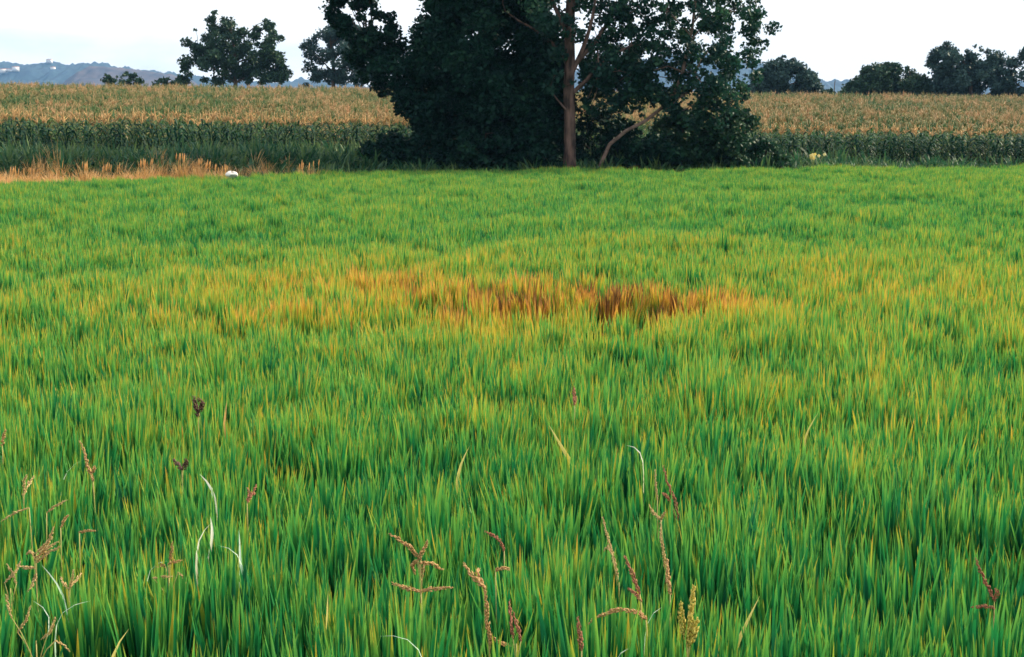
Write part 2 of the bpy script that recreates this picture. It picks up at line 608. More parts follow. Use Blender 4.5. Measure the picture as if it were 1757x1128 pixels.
Xa, Ya = jgrid(-6, 6, 1.2, 9, 0.118, 0.45)
Xb, Yb = jgrid(-22, 22, 9, 52, 0.15, 0.45)
X, Y = np.concatenate([Xa, Xb]), np.concatenate([Ya, Yb])
k = (np.abs(X) < Y * 0.372 + 2.2) & (Y < rice_end(X) + 0.5 * (fbm(X * 0.7, X * 0 + 3) - 0.5))
X, Y = X[k], Y[k]


def hollow(X, Y):
    c = hit(980, 510, 0.52)
    e = np.sqrt(((X - c[0]) / 1.2) ** 2 + ((Y - c[1]) / 0.74) ** 2) + 0.7 * (fbm(X * 1.6 + 7, Y * 1.6 + 21) - 0.5)
    return 1 - sstep(0.65, 1.05, e)


hol = hollow(X, Y)
thin = np.clip(0.55 * hol + 0.32 * blob(X, Y, 880, 510, 1.9, 1.2), 0, 0.85)     # the plants stand thin where they died
k = rng.uniform(size=len(X)) > thin
X, Y = X[k], Y[k]
n = len(X)
core = blob(X, Y, 990, 512, 1.05, 0.42)
halo = blob(X, Y, 880, 512, 1.9, 1.2)
lobeL = blob(X, Y, 610, 476, 0.9, 0.5) + 0.5 * blob(X, Y, 470, 525, 0.5, 0.4) + 0.5 * blob(X, Y, 340, 540, 0.4, 0.3)
lobeR = 0.7 * blob(X, Y, 1200, 500, 0.6, 0.6) + 0.35 * blob(X, Y, 1480, 480, 0.9, 1.0) + 0.2 * blob(X, Y, 1640, 500, 0.5, 0.7)
band = blob(X, Y, 880, 470, 9, 6.0)
green_dip = (blob(X, Y, 565, 540, 0.28, 0.35) + 0.9 * blob(X, Y, 365, 553, 0.35, 0.3) + 1.0 * blob(X, Y, 965, 463, 0.75, 0.42) + 0.8 * blob(X, Y, 20, 553, 0.25, 0.3)
             + 0.8 * blob(X, Y, 340, 400, 1.5, 1.4) + 0.6 * blob(X, Y, 1290, 605, 0.5, 0.3) + 0.7 * blob(X, Y, 1000, 598, 0.35, 0.25) + 0.5 * blob(X, Y, 700, 790, 0.35, 0.14)
             + 0.7 * blob(X, Y, 500, 960, 0.22, 0.14) + 0.6 * blob(X, Y, 640, 950, 0.1, 0.12) + 0.5 * blob(X, Y, 1640, 610, 0.7, 0.35) + 0.5 * blob(X, Y, 1090, 880, 0.2, 0.1)
             + 0.5 * blob(X, Y, 210, 450, 1.2, 0.8) + 0.5 * blob(X, Y, 660, 405, 1.0, 1.0) + 0.5 * blob(X, Y, 1240, 385, 1.6, 1.3))
n1 = fbm(X * 0.55 + 5, Y * 0.55 + 2) - 0.5
n2 = fbm(X * 2.1 + 31, Y * 2.1 + 8) - 0.5
n4 = vnoise(X * 4.3 + 3, Y * 4.3 + 7) - 0.5
n5 = vnoise(X * 7.7 + 13, Y * 7.7 + 1) - 0.5
n3 = fbm(X * 0.2 + 11, Y * 0.12 + 40) - 0.5
tint = 0.10 + 0.12 * n1 + (0.08 + 0.08 * sstep(5, 9, Y)) * n2 + 0.05 * n3 + 0.15 * band + 0.23 * halo + 0.22 * core + 0.20 * lobeL + 0.20 * lobeR
tint = tint - 0.16 * np.minimum(green_dip, 1) + 0.01 * sstep(14, 34, Y) - 0.05 * (1 - sstep(4, 7, Y)) + 0.05 * (n4 + n5) + rng.normal(0, 0.045, n) + rng.normal(0, 0.10, n) * np.clip(halo + lobeL + 0.5 * lobeR, 0, 1)
hol = hollow(X, Y)
back = np.maximum(hollow(X, Y - 0.5), hollow(X, Y - 0.9)) * (1 - sstep(0.4, 0.9, hol))     # dying plants on the far rim of the hollow
tint = tint + 0.48 * sstep(0.3, 0.9, hol) + rng.normal(0, 0.18, n) * hol + back * np.where(rng.uniform(size=n) < 0.30, 0.40, 0.08)
hscale = 0.97 + 0.27 * n4 + 0.28 * n5 + (0.22 + 0.30 * sstep(12, 22, Y)) * n1 + (0.14 + 0.16 * sstep(12, 22, Y)) * n2 - 0.60 * hol * rng.uniform(0.6, 1.1, n) - 0.30 * np.minimum(green_dip, 1) + rng.normal(0, 0.03, n)
hscale = np.clip(hscale, 0.30, 1.28)
rot = np.stack([rng.normal(0, 0.06, n), rng.normal(0, 0.06, n), rng.uniform(0, 6.28, n)], -1)
wsc = rng.uniform(0.9, 1.1, n)
scl = np.stack([wsc, wsc, hscale], -1)
rice = scatter('rice_crop', np.stack([X, Y, gh(X, Y) - 0.01], -1), rot, scl, np.clip(tint, 0, 1.3), rng.integers(0, 12, n), rice_src,
               'dense green rice crop filling the paddy, yellowed around a sunken patch', 'rice')

# ------------------------------------------------------------------ corn


def corn_meshes(seed, mat, h=1.9, nl=11, droop=1.0):
    r = np.random.default_rng(seed)
    st, lf, ts = MB(), MB(), MB()
    bend = r.normal(0, 0.04, 2)
    stalk = lambda t: np.array([bend[0] * t * t, bend[1] * t * t, h * 0.86 * t])
    tube(st, [stalk(t) for t in np.linspace(0, 1, 6)], np.linspace(0.015, 0.007, 6), 5)
    a0 = r.uniform(0, 6.28)
    for i in range(nl):
        t = 0.1 + 0.86 * i / nl
        az = a0 + np.pi * i + r.normal(0, 0.35)
        L_ = r.uniform(0.5, 0.8) * (0.75 + 0.6 * math.sin(math.pi * min(1, t + 0.1)))
        L_ *= 0.85
        p = stalk(t)
        th = r.uniform(0.3, 0.6)
        pts = [p]
        for s in range(6):
            th2 = th + (s / 5) ** 1.4 * r.uniform(1.3, 2.2) * droop
            pts.append(pts[-1] + L_ / 6 * np.array([math.cos(az) * math.sin(th2), math.sin(az) * math.sin(th2), math.cos(th2)]))
        strip(lf, pts, (-math.sin(az), math.cos(az), r.normal(0, 0.25)), r.uniform(0.055, 0.085), 0.35, np.clip(0.15 + t * 0.6 + r.normal(0, 0.22), 0, 1), r.uniform())
    top = stalk(1.0)
    for i in range(7):
        az, th = r.uniform(0, 6.28), (0.05 if i == 0 else r.uniform(0.25, 0.7))
        L_ = h * 0.17 * (1.1 if i == 0 else r.uniform(0.6, 0.95))
        d = np.array([math.cos(az), math.sin(az), 0])
        pts = [top + L_ * s * (d * math.sin(th * (0.6 + s * 0.8)) + np.array([0, 0, math.cos(th * (0.6 + s * 0.8))])) for s in np.linspace(0, 1, 4)]
        tube(ts, pts, [0.007, 0.011, 0.010, 0.004], 4, (0.9, 0.5, 0.5))
    return st, lf, ts


def merged_corn(seed):
    st, lf, ts = corn_meshes(seed, None)
    mb = MB()
    for part, lift in ((st, 0), (lf, 0), (ts, 0)):
        for v, a in zip(part.v, part.a):
            mb.v.append(v)
            mb.a.append(a)
        for q in part.q:
            mb.q.append(q + mb.n)
        for t in part.t:
            mb.t.append(t + mb.n)
        mb.n += part.n
    me = mb.mesh('field_corn', False)
    me.materials.append(M['corn_field'])
    return me


corn_src = source_collection('field_corn', [merged_corn(300 + k) for k in range(8)])
XC, YC = [], []
for row in range(0, 96):
    d = 1.9 + row * 0.75
    sp = 0.22 if row < 60 else 0.3
    hw = 0.372 * (52 + d) + 6
    xs = np.arange(-hw, hw, sp)
    xs = xs + rng.uniform(-0.06, 0.06, len(xs))
    XC.append(xs)
    YC.append(corn_front(np.clip(xs, -26, 26)) + d + rng.uniform(-0.08, 0.08, len(xs)))
XC, YC = np.concatenate(XC), np.concatenate(YC)
k = YC < RIDGE + 2
XC, YC = XC[k], YC[k]
n = len(XC)
GC = gh(XC, YC)
nn1, nn2 = fbm(XC * 0.25, YC * 0.1) - 0.5, fbm(XC * 0.9 + 4, YC * 0.3) - 0.5
hs = (corn_top(XC, YC) - GC) / 1.93 * (1 + 0.16 * nn2 + rng.normal(0, 0.06, n))
tint = 0.35 + 0.05 * sstep(-5, 12, XC) - 0.04 * sstep(5, 15, -XC) + 0.6 * nn1 + 0.6 * nn2 + rng.normal(0, 0.22, n) - 0.5 * (1 - sstep(1.5, 6, YC - corn_front(XC)))
# a greener streak half way up the slope, as in the photo's left half
rot = np.stack([rng.normal(0, 0.05, n), rng.normal(0, 0.05, n), rng.uniform(0, 6.28, n)], -1)
scatter('corn_crop', np.stack([XC, YC, GC - 0.02], -1), rot, np.stack([np.full(n, 1.05), np.full(n, 1.05), hs], -1), np.clip(tint, 0, 1),
        rng.integers(0, 8, n), corn_src, 'ripening corn crop with golden tassels covering the rising field behind the front rows', 'corn')

corn_protos = []
for k in range(6):
    st, lf, ts = corn_meshes(500 + k, None, 1.9, 12)
    mm = [st.mesh('stalk'), lf.mesh('foliage'), ts.mesh('tassel')]
    for me, m in zip(mm, ('corn_stalk', 'corn_green', 'tassel')):
        me.materials.append(M[m])
    corn_protos.append(mm)
spots = []
for row in range(2):
    for x in np.arange(-20.5, 22, 0.215):
        y = corn_front(x) + row * 0.8
        px = CX + F * x / y
        if 745 < px < 1215:
            continue
        spots.append((x + random.uniform(-0.07, 0.07), y + random.uniform(-0.1, 0.1)))
spots = spots[:300]
for i, (x, y) in enumerate(spots):
    leftside = x < 0
    r = empty('corn_plant', (x, y, gh(x, y) - 0.02),
              'green corn plant in the front rows of the cornfield, %s of the dark trees' % ('left' if leftside else 'right'),
              'corn plant', 'corn plants in the front rows, %s of the trees' % ('left' if leftside else 'right'))
    s = float((corn_top(x, y) - gh(x, y)) / 1.93) * random.uniform(0.92, 1.06) * (1.17 if leftside else 1.04)
    r.scale = (1.05, 1.05, s)
    r.rotation_euler = (random.gauss(0, 0.05), random.gauss(0, 0.05), random.uniform(0, 6.28))
    for me in corn_protos[i % 6]:
        o = bpy.data.objects.new(me.name.split('.')[0], me)
        COL.objects.link(o)
        o.parent = r

# ------------------------------------------------------------------ trees
def in_poly(px, py, poly):
    c = np.zeros(len(px), bool)
    m = len(poly)
    for i in range(m):
        x0, y0 = poly[i]
        x1, y1 = poly[(i + 1) % m]
        hitp = ((y0 > py) != (y1 > py)) & (px < (x1 - x0) * (py - y0) / (y1 - y0 + 1e-12) + x0)
        c ^= hitp
    return c


def edge_dist(px, py, poly):
    d = np.full(len(px), 1e9)
    m = len(poly)
    for i in range(m):
        a, b = np.array(poly[i], float), np.array(poly[(i + 1) % m], float)
        ab = b - a
        t = np.clip(((px - a[0]) * ab[0] + (py - a[1]) * ab[1]) / (ab @ ab + 1e-9), 0, 1)
        d = np.minimum(d, np.hypot(px - a[0] - t * ab[0], py - a[1] - t * ab[1]))
    return d


def crown_lobes(poly, D, nlobe, rpx, depth_max, seed, flat=0.9):
    """centres of the leaf masses: inside the crown's outline, spread in depth like a rounded crown"""
    r = np.random.default_rng(seed)
    P = np.array(poly, float)
    lo, hi = P.min(0), P.max(0)
    out = []
    while len(out) < nlobe:
        q = r.uniform(lo, hi, (400, 2))
        ok = in_poly(q[:, 0], q[:, 1], poly)
        q = q[ok]
        if not len(q):
            continue
        e = edge_dist(q[:, 0], q[:, 1], poly)
        for (a, b), d in zip(q, e):
            rad = r.uniform(0.6, 1.25) * rpx
            if d < rad * 0.55:
                if r.uniform() < 0.25:
                    continue
                rad = max(d * 1.4, rpx * 0.28)
                a, b = a + r.normal(0, rpx * 0.3), b + r.normal(0, rpx * 0.3)
            half = min(depth_max, flat * d * D / F + 0.3)
            y = D + r.uniform(-1, 1) * half
            out.append((*at(a, b, D), rad * D / F, y - D))
            if len(out) >= nlobe:
                break
    o = np.array(out)
    o[:, 1] += o[:, 4]
    return o[:, :4]


def leaves(lobes, per_m2, size, seed, hang=0.0, floor=None):
    """leaf-sized folded faces spread through the lobes, thicker toward each lobe's surface"""
    r = np.random.default_rng(seed)
    cs, rs = [], []
    for x, y, z, R in lobes:
        n = max(6, int(per_m2 * R * R))
        v = r.normal(size=(n, 3))
        v /= np.linalg.norm(v, axis=1)[:, None]
        rr = R * r.uniform(0.1, 1.0, n) ** 0.5 * r.uniform(0.75, 1.32, n)
        v = v * rr[:, None] * np.array([1.05, 1.05, 0.8])
        cs.append(np.array([x, y, z]) + v)
        rs.append(np.full(n, r.uniform()))
    C = np.concatenate(cs)
    Rn = np.concatenate(rs)
    if floor is not None:
        k = C[:, 2] > floor
        C, Rn = C[k], Rn[k]
    n = len(C)
    ax = r.normal(size=(n, 3))
    ax[:, 2] -= hang
    ax /= np.linalg.norm(ax, axis=1)[:, None]
    o = r.normal(size=(n, 3))
    o -= (o * ax).sum(1)[:, None] * ax
    o /= np.linalg.norm(o, axis=1)[:, None]
    nr = np.cross(ax, o)
    s = size * r.uniform(0.5, 1.5, n)[:, None]
    w = s * r.uniform(0.28, 0.42, n)[:, None]
    V = np.stack([C - ax * s * 0.5, C + o * w - ax * s * 0.08 + nr * s * 0.08, C + ax * s * 0.5, C - o * w - ax * s * 0.08 + nr * s * 0.08], 1).reshape(-1, 3)
    i = np.arange(n) * 4
    T = np.concatenate([np.stack([i, i + 1, i + 2], -1), np.stack([i, i + 2, i + 3], -1)])
    A = np.repeat(np.stack([np.clip(0.55 * Rn + 0.45 * r.uniform(size=n), 0, 1), np.full(n, 0.5), r.uniform(size=n)], -1), 4, 0)
    return V, T, A


def smooth_line(P, n):
    P = np.asarray(P, float)
    s = np.concatenate([[0], np.cumsum(np.linalg.norm(np.diff(P, axis=0), axis=1))])
    t = np.linspace(0, s[-1], n)
    Q = np.stack([np.interp(t, s, P[:, c]) for c in range(P.shape[1])], -1)
    for _ in range(2):
        Q[1:-1] = (Q[:-2] + 2 * Q[1:-1] + Q[2:]) / 4
    return Q


def branch_path(a, b, r, sag=0.15, n=6):
    a, b = np.asarray(a, float), np.asarray(b, float)
    t = np.linspace(0, 1, n)[:, None]
    ln = np.linalg.norm(b - a)
    p = a + (b - a) * t + np.array([0, 0, 1.0]) * np.sin(t * np.pi) * ln * r.uniform(-0.05, sag)
    p[1:-1] += r.normal(0, 0.025 * ln, (n - 2, 3))
    return p


def tree(name, label, cat, D, poly, trunk, tr, leafm, barkm, nlobe, rpx, per_m2, lsize, seed, depth=2.5, nlimb=8, twigs=40, group=None, extra=None, forks=(), low=2, hang=0.0, base_z=None, lobe_filter=None):
    """trunk: list of photo pixels (bottom first) the trunk passes; tr: radii bottom/top in metres"""
    r = np.random.default_rng(seed)
    lob = crown_lobes(poly, D, nlobe, rpx, depth, seed)
    if extra:
        for k, (p2, n2, r2, d2) in enumerate(extra):
            lob = np.concatenate([lob, crown_lobes(p2, D, n2, r2, d2, seed + 50 + k)])
    T = np.array([at(a, b, D) for a, b in trunk])
    gz = float(gh(T[0][0], D)) if base_z is None else base_z
    T[0][2] = gz - 0.1
    root = empty(name, (T[0][0], D, gz), label, cat, group)
    seg = np.concatenate([[0], np.cumsum(np.linalg.norm(np.diff(T, axis=0), axis=1))])
    tt = np.linspace(0, 1, 14)
    pts = np.stack([np.interp(tt * seg[-1], seg, T[:, c]) for c in range(3)], -1)
    pts[1:-1] += r.normal(0, 0.02 * tr[0] * 4, (12, 3)) * np.array([1, 1, 0])
    rad = tr[0] * (1 - tt) + tr[1] * tt
    rad[0] *= 1.35
    mb = MB()
    tube(mb, pts, rad, 12)
    trk = mb.obj('trunk', barkm, root, True)
    # limbs leave the trunk and end in the bigger leaf masses; twigs run on from the limbs
    order = r.permutation(len(lob))[:nlimb + twigs]
    limb_pts = []
    for f in forks:
        p = smooth_line([at(a, b, D - 0.3 * i * (f[0][0] % 2 - 0.4)) for i, (a, b) in enumerate(f)], 9)
        mb = MB()
        tube(mb, p, np.linspace(0.085, 0.03, 9), 8)
        mb.obj('limb', barkm, root, True)
        limb_pts.append(p[3:])
    for k in order[:nlimb]:
        x, y, z, R = lob[k]
        zz = np.clip(z - abs(x - T[-1][0]) * 0.55 - 0.4, pts[low][2], pts[-2][2])
        s = np.array([np.interp(zz, pts[:, 2], pts[:, c]) for c in range(3)])
        p = branch_path(s, (x, y, z), r)
        mb = MB()
        rb = min(tr[0] * 0.42, 0.02 + 0.02 * np.linalg.norm(p[-1] - p[0]))
        tube(mb, p, np.linspace(rb, rb * 0.25, len(p)), 6)
        mb.obj('limb', barkm, root, True)
        limb_pts.append(p[2:])
    if limb_pts and twigs:
        LP = np.concatenate(limb_pts + [pts[7:]])
        mb = MB()
        for k in order[nlimb:]:
            c = lob[k][:3]
            j = np.argmin(np.linalg.norm(LP - c, axis=1))
            p = branch_path(LP[j], c, r, n=5)
            tube(mb, p, np.linspace(0.028, 0.007, 5) * (D / 48) ** 0.5, 4)
        mb.obj('twigs', barkm, root, True)['kind'] = 'stuff'
    V, Tr, A = leaves(lob, per_m2, lsize, seed + 1, hang)
    ok = V.reshape(-1, 4, 3)[:, :, 2].min(1) > gz - 0.05
    V = V.reshape(-1, 4, 3)[ok].reshape(-1, 3)
    A = A.reshape(-1, 4, 3)[ok].reshape(-1, 3)
    nn = ok.sum()
    i = np.arange(nn) * 4
    Tr = np.concatenate([np.stack([i, i + 1, i + 2], -1), np.stack([i, i + 2, i + 3], -1)])
    cr_ = mesh_from('crown', V, Tr, {'blade': A})
    link('crown', cr_, leafm, root)
    return root


# the dense dark tree left of the pale trunk, with one long arm of foliage to the left
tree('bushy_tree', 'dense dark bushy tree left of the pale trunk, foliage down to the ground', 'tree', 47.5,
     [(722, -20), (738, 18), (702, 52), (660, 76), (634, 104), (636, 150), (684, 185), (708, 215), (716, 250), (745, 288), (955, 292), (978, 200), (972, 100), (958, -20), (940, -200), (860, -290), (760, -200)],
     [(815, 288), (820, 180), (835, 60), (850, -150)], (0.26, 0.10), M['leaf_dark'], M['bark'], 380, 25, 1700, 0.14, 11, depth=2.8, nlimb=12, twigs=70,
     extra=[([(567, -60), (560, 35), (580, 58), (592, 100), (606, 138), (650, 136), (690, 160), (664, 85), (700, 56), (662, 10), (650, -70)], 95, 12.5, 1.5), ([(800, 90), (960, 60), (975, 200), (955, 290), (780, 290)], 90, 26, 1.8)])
# the tall poplar with the pale straight trunk
tree('poplar_tree', 'tall poplar with a straight pale trunk rising beside the dark bushy tree', 'tree', 46.2,
     [(880, 90), (840, -60), (850, -250), (900, -420), (980, -520), (1070, -420), (1120, -250), (1120, -60), (1090, 40), (1040, 75), (1012, 40), (1000, 110), (960, 120)],
     [(978, 284), (976, 180), (978, 60), (982, -150), (984, -400)], (0.205, 0.10), M['leaf_pop'], M['bark_pale'], 170, 18, 820, 0.13, 21, depth=2.4, nlimb=12, twigs=60,
     forks=[[(979, 130), (1004, 78), (1018, 30), (1026, -40)], [(980, 118), (1022, 72), (1056, 22), (1084, -50)], [(978, 70), (950, 10), (930, -60)]],
     extra=[([(990, 20), (1050, -20), (1110, 0), (1112, 90), (1060, 130), (1010, 165), (1000, 120)], 44, 15, 1.6), ([(930, 20), (985, 10), (980, 150), (935, 170)], 26, 13, 1.5)])
# the airy tree on the right with the leaning stem
tree('leaning_tree', 'airy leafy tree with a pale leaning trunk, right of the tall poplar', 'tree', 46.8,
     [(1015, 62), (1060, -20), (1060, -150), (1180, -240), (1310, -130), (1332, -10), (1316, 25), (1334, 52), (1316, 76), (1306, 100), (1316, 128), (1290, 166), (1275, 205), (1232, 232), (1180, 222), (1140, 192), (1120, 168), (1060, 160), (998, 158), (996, 110)],
     [(1020, 276), (1040, 254), (1062, 233), (1090, 214), (1120, 204), (1165, 150), (1190, 40), (1200, -100)], (0.065, 0.04), M['leaf_pop'], M['bark_lean'], 440, 14.5, 1050, 0.13, 31, depth=2.4, nlimb=12, twigs=70,
     extra=[([(994, 105), (1060, 95), (1130, 110), (1140, 176), (1060, 168), (1000, 162)], 80, 15, 1.5), ([(992, 145), (1130, 160), (1130, 205), (1060, 195), (1000, 205)], 34, 11, 1.2)], low=7)

# shrubs under and beside the trees
SHRUBS = [
    ('low dark shrub at the left foot of the bushy tree', 47.0, [(690, 290), (695, 245), (725, 225), (765, 235), (780, 290)], 28),
    ('dark shrub in front of the middle of the bushy tree', 46.4, [(770, 292), (775, 235), (820, 215), (870, 225), (885, 292)], 36),
    ('dark shrub just left of the pale poplar trunk', 46.6, [(870, 292), (880, 240), (915, 222), (955, 240), (962, 292)], 30),
    ('broad shrub between the pale trunk and the leaning trunk', 48.4, [(975, 288), (985, 205), (1020, 178), (1070, 190), (1095, 230), (1090, 288)], 52),
    ('dark shrub beneath the leaning trunk', 47.3, [(1045, 290), (1062, 252), (1105, 228), (1160, 240), (1175, 290)], 44),
    ('tall shrub under the crown of the leaning tree, light leaves on top', 48.3, [(1110, 288), (1120, 215), (1155, 178), (1200, 190), (1220, 235), (1225, 288)], 60),
    ('shrub with loose branches sticking out to the right, in front of the right corn', 48.0, [(1195, 288), (1205, 220), (1230, 185), (1275, 185), (1300, 208), (1285, 240), (1280, 288)], 52),
    ('low dark shrub spreading left from the bushy tree, in front of the left corn', 47.6, [(610, 290), (618, 258), (645, 236), (680, 226), (705, 240), (712, 290)], 40),
    ('low dark shrub at the right end of the shrubs, in front of the right corn', 48.6, [(1268, 286), (1275, 250), (1300, 234), (1330, 246), (1350, 268), (1352, 286)], 26),
]
for k, (lab, D, poly, nl) in enumerate(SHRUBS):
    xs = [p[0] for p in poly]
    mx_, yt = 0.5 * (min(xs) + max(xs)), min(p[1] for p in poly)
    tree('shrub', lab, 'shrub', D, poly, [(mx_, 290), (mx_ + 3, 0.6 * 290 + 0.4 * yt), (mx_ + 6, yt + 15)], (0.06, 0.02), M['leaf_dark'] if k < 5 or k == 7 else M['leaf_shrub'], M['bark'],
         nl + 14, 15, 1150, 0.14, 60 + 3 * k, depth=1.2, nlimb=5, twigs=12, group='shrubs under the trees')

# trees on the ridge behind the corn
RT = [
    ('ridge_tree', 'round dark tree with a gappy crown standing alone on the left ridge above the corn', 131, [(302, 113), (314, 66), (336, 51), (355, 31), (386, 23), (410, 41), (427, 56), (439, 38), (459, 31), (485, 55), (492, 82), (490, 106), (503, 133), (478, 146), (307, 146)],
     [(402, 160), (405, 110), (398, 60)], 'leaf_far', 135, 10.5, 190, 0.32, 3.2),
    ('ridge_tree', 'pale bluish open tree on the ridge, between the lone round tree and the bushy tree', 134, [(509, 84), (526, 70), (536, 48), (556, 42), (585, 36), (640, 50), (670, 100), (660, 146), (512, 146), (522, 110)],
     [(570, 160), (572, 110), (566, 60)], 'leaf_blue', 135, 11, 130, 0.32, 2.8),
    ('ridge_tree', 'rounded tree on the ridge just right of the leaning tree', 128, [(1262, 168), (1278, 130), (1310, 110), (1330, 100), (1347, 95), (1366, 108), (1386, 115), (1399, 130), (1410, 152), (1412, 170)],
     [(1340, 180), (1342, 140), (1345, 118)], 'leaf_blue', 80, 13, 170, 0.34, 3.5),
    ('ridge_tree', 'broad dome shaped dark tree on the right ridge', 132, [(1436, 170), (1455, 146), (1470, 126), (1490, 114), (1516, 108), (1546, 112), (1570, 122), (1586, 135), (1602, 148), (1612, 172)],
     [(1520, 185), (1522, 150), (1520, 125)], 'leaf_far', 120, 13, 220, 0.34, 4.0),
    ('ridge_tree', 'taller ragged tree with sky gaps, right of the dome shaped tree', 130, [(1600, 176), (1602, 135), (1592, 112), (1597, 88), (1622, 72), (1650, 70), (1656, 98), (1664, 80), (1677, 76), (1692, 86), (1713, 92), (1722, 108), (1738, 112), (1748, 178)],
     [(1668, 185), (1665, 130), (1640, 85)], 'leaf_blue', 150, 12, 170, 0.32, 3.2),
    ('ridge_tree', 'dark tree cut off by the right edge of the picture', 129, [(1738, 178), (1730, 108), (1745, 86), (1760, 75), (1800, 68), (1840, 110), (1845, 178)],
     [(1790, 190), (1790, 130), (1788, 90)], 'leaf_blue', 60, 13, 190, 0.34, 3.0),
]
for k, (nm, lab, D, poly, trk, lm, nl, rp, pm, ls, dp) in enumerate(RT):
    tree(nm, lab, 'tree', D, poly, trk, (0.24, 0.08), M[lm], M['bark'], nl, rp, pm * 3.4, ls * 0.78, 200 + 7 * k, depth=dp, nlimb=8, twigs=24, group='trees on the ridge')
for k, (lab, D, poly, nl) in enumerate([
    ('small dark bush on the left ridge below the hills', 126, [(203, 148), (207, 132), (218, 124), (236, 127), (248, 138), (252, 150)], 22),
    ('small green bush left of the small dark bush on the left ridge', 126, [(170, 148), (174, 132), (184, 127), (196, 130), (204, 148)], 16),
    ('low hedge bush between the lone round tree and the dark bush on the left ridge', 127, [(262, 150), (268, 136), (285, 132), (306, 134), (312, 150)], 16),
    ('low bush left of the dome shaped tree on the right ridge', 127, [(1405, 172), (1412, 156), (1430, 150), (1450, 156), (1458, 172)], 18),
]):
    tree('ridge_bush', lab, 'bush', D, poly, [(poly[2][0], 155), (poly[2][0] + 2, 145), (poly[2][0] + 3, 138)], (0.08, 0.03), M['leaf_far'], M['bark'], nl, 7, 260, 0.28, 400 + 5 * k, depth=1.0, nlimb=3, twigs=6, group='bushes on the ridge')

# ------------------------------------------------------------------ houses far off on the left hill
M['white_wall'] = solid_mat('white_plaster', (0.72, 0.70, 0.68), (0.82, 0.80, 0.78), 2, 0.9, 0)
M['roof_tile'] = solid_mat('clay_roof', (0.30, 0.13, 0.08), (0.42, 0.20, 0.12), 3, 0.9, 0)
M['pane'] = solid_mat('dark_window', (0.03, 0.04, 0.05), (0.06, 0.07, 0.08), 3, 0.2, 0)


def boxm(mb, c, s):
    c, s = np.array(c, float), np.array(s, float) / 2
    V = np.array([[x, y, z] for x in (-1, 1) for y in (-1, 1) for z in (-1, 1)]) * s + c
    mb.add(V, np.array([[0, 1, 3, 2], [4, 6, 7, 5], [0, 4, 5, 1], [2, 3, 7, 6], [0, 2, 6, 4], [1, 5, 7, 3]]))


def hill_point(px, py):
    """first point of the far hill on the line of sight"""
    j = int(np.argmin(abs(HPX - px)))
    col = HV[:25, j]
    for p in col:
        d = p[1]
        q = at(px, py, d)
        if p[2] >= q[2]:
            return p
    return col[24]


for lab, px, py, w, h in [
    ('small white house at the far left edge of the blue hill', 10, 128, 6, 7),
    ('low white house at the foot of the left hill, second from the left edge', 33, 137, 8, 4),
    ('wide white building at the centre of the hamlet on the left hill', 78, 131, 11, 6),
    ('white house at the right end of the hamlet on the left hill', 97, 126, 9, 7),
    ('white house standing highest, just under the crest of the left hill', 114, 117, 8, 6),
    ('pale house right of the highest house on the left hill', 127, 121, 6, 5),
    ('low white house below the centre of the hamlet, at the hill foot', 88, 137, 9, 4),
]:
    p = hill_point(px, py)
    w, h = w * 1.4, h * 1.15
    z0 = p[2] - 1.0
    hd = 7.0
    r = empty('white_house', (p[0], p[1] - 3, z0), lab, 'house', 'white houses on the left hill')
    c = np.array([p[0], p[1] - 3, z0])
    mb = MB()
    boxm(mb, c + (0, 0, h / 2), (w, hd, h))
    mb.obj('wall', M['white_wall'], r)
    mb = MB()
    e = 0.4
    V = np.array([[-w / 2 - e, -hd / 2 - e, h], [w / 2 + e, -hd / 2 - e, h], [w / 2 + e, hd / 2 + e, h], [-w / 2 - e, hd / 2 + e, h], [-w / 2 - e, 0, h + 1.4], [w / 2 + e, 0, h + 1.4]]) + c + (0, 0, 0.003)
    mb.add(V, np.array([[0, 1, 5, 4], [2, 3, 4, 5], [3, 2, 1, 0]]), np.array([[0, 4, 3], [1, 2, 5]]))
    mb.obj('roof', M['roof_tile'], r)
    r.rotation_euler.z = random.uniform(-0.6, 0.6)
    nwin = max(2, int(w // 2.2))
    for fl in range(max(1, int(h // 3))):
        for i in range(nwin):
            mb = MB()
            boxm(mb, c + ((i + 0.5) / nwin * w - w / 2, -hd / 2 - 0.02, 1.6 + 2.8 * fl), (1.0, 0.1, 1.2))
            mb.obj('window', M['pane'], r)

# ------------------------------------------------------------------ weeds and dry grass along the far edge of the paddy
weed_src = source_collection('weed_tuft', [grass_clump('weed_tuft', M['weeds'], 18, 0.3, 0.85, 0.03, 0.075, 0.14, 0.42, 1.5, 5, 0.3, 700 + k) for k in range(6)])
dry_src = source_collection('dry_tuft', [grass_clump('dry_tuft', M['dry'], 24, 0.3, 0.7, 0.008, 0.014, 0.09, 0.3, 0.9, 4, 0.3, 720 + k) for k in range(5)])
X, Y = jgrid(-24, 24, 30, 56, 0.24)
e = rice_end(X)
d = Y - e
k = (d > 0.3) & (Y < corn_front(X) - 0.4) & (np.abs(X) < Y * 0.372 + 3)
X, Y, d = X[k], Y[k], d[k]
n = len(X)
left = sstep(2.0, 7.0, -X)
hs = (0.25 + 0.75 * fbm(X * 1.3, Y * 1.3)) * (1 + 0.75 * left * sstep(2.5, 5.5, d) + (1 - left) * (0.35 + 0.45 * sstep(1, 3, d))) * rng.uniform(0.75, 1.25, n)
tw = 0.25 + 0.5 * (fbm(X * 0.7 + 9, Y * 0.7) - 0.5) + 0.15 * left * sstep(4, 6, d) + rng.normal(0, 0.2, n)
dryp = sstep(6.0, 8.5, -X) * (1 - sstep(2.4, 4.4, d + 1.2 * (fbm(X * 0.5, Y * 0.5) - 0.5)))
isdry = rng.uniform(size=n) < dryp * 0.95
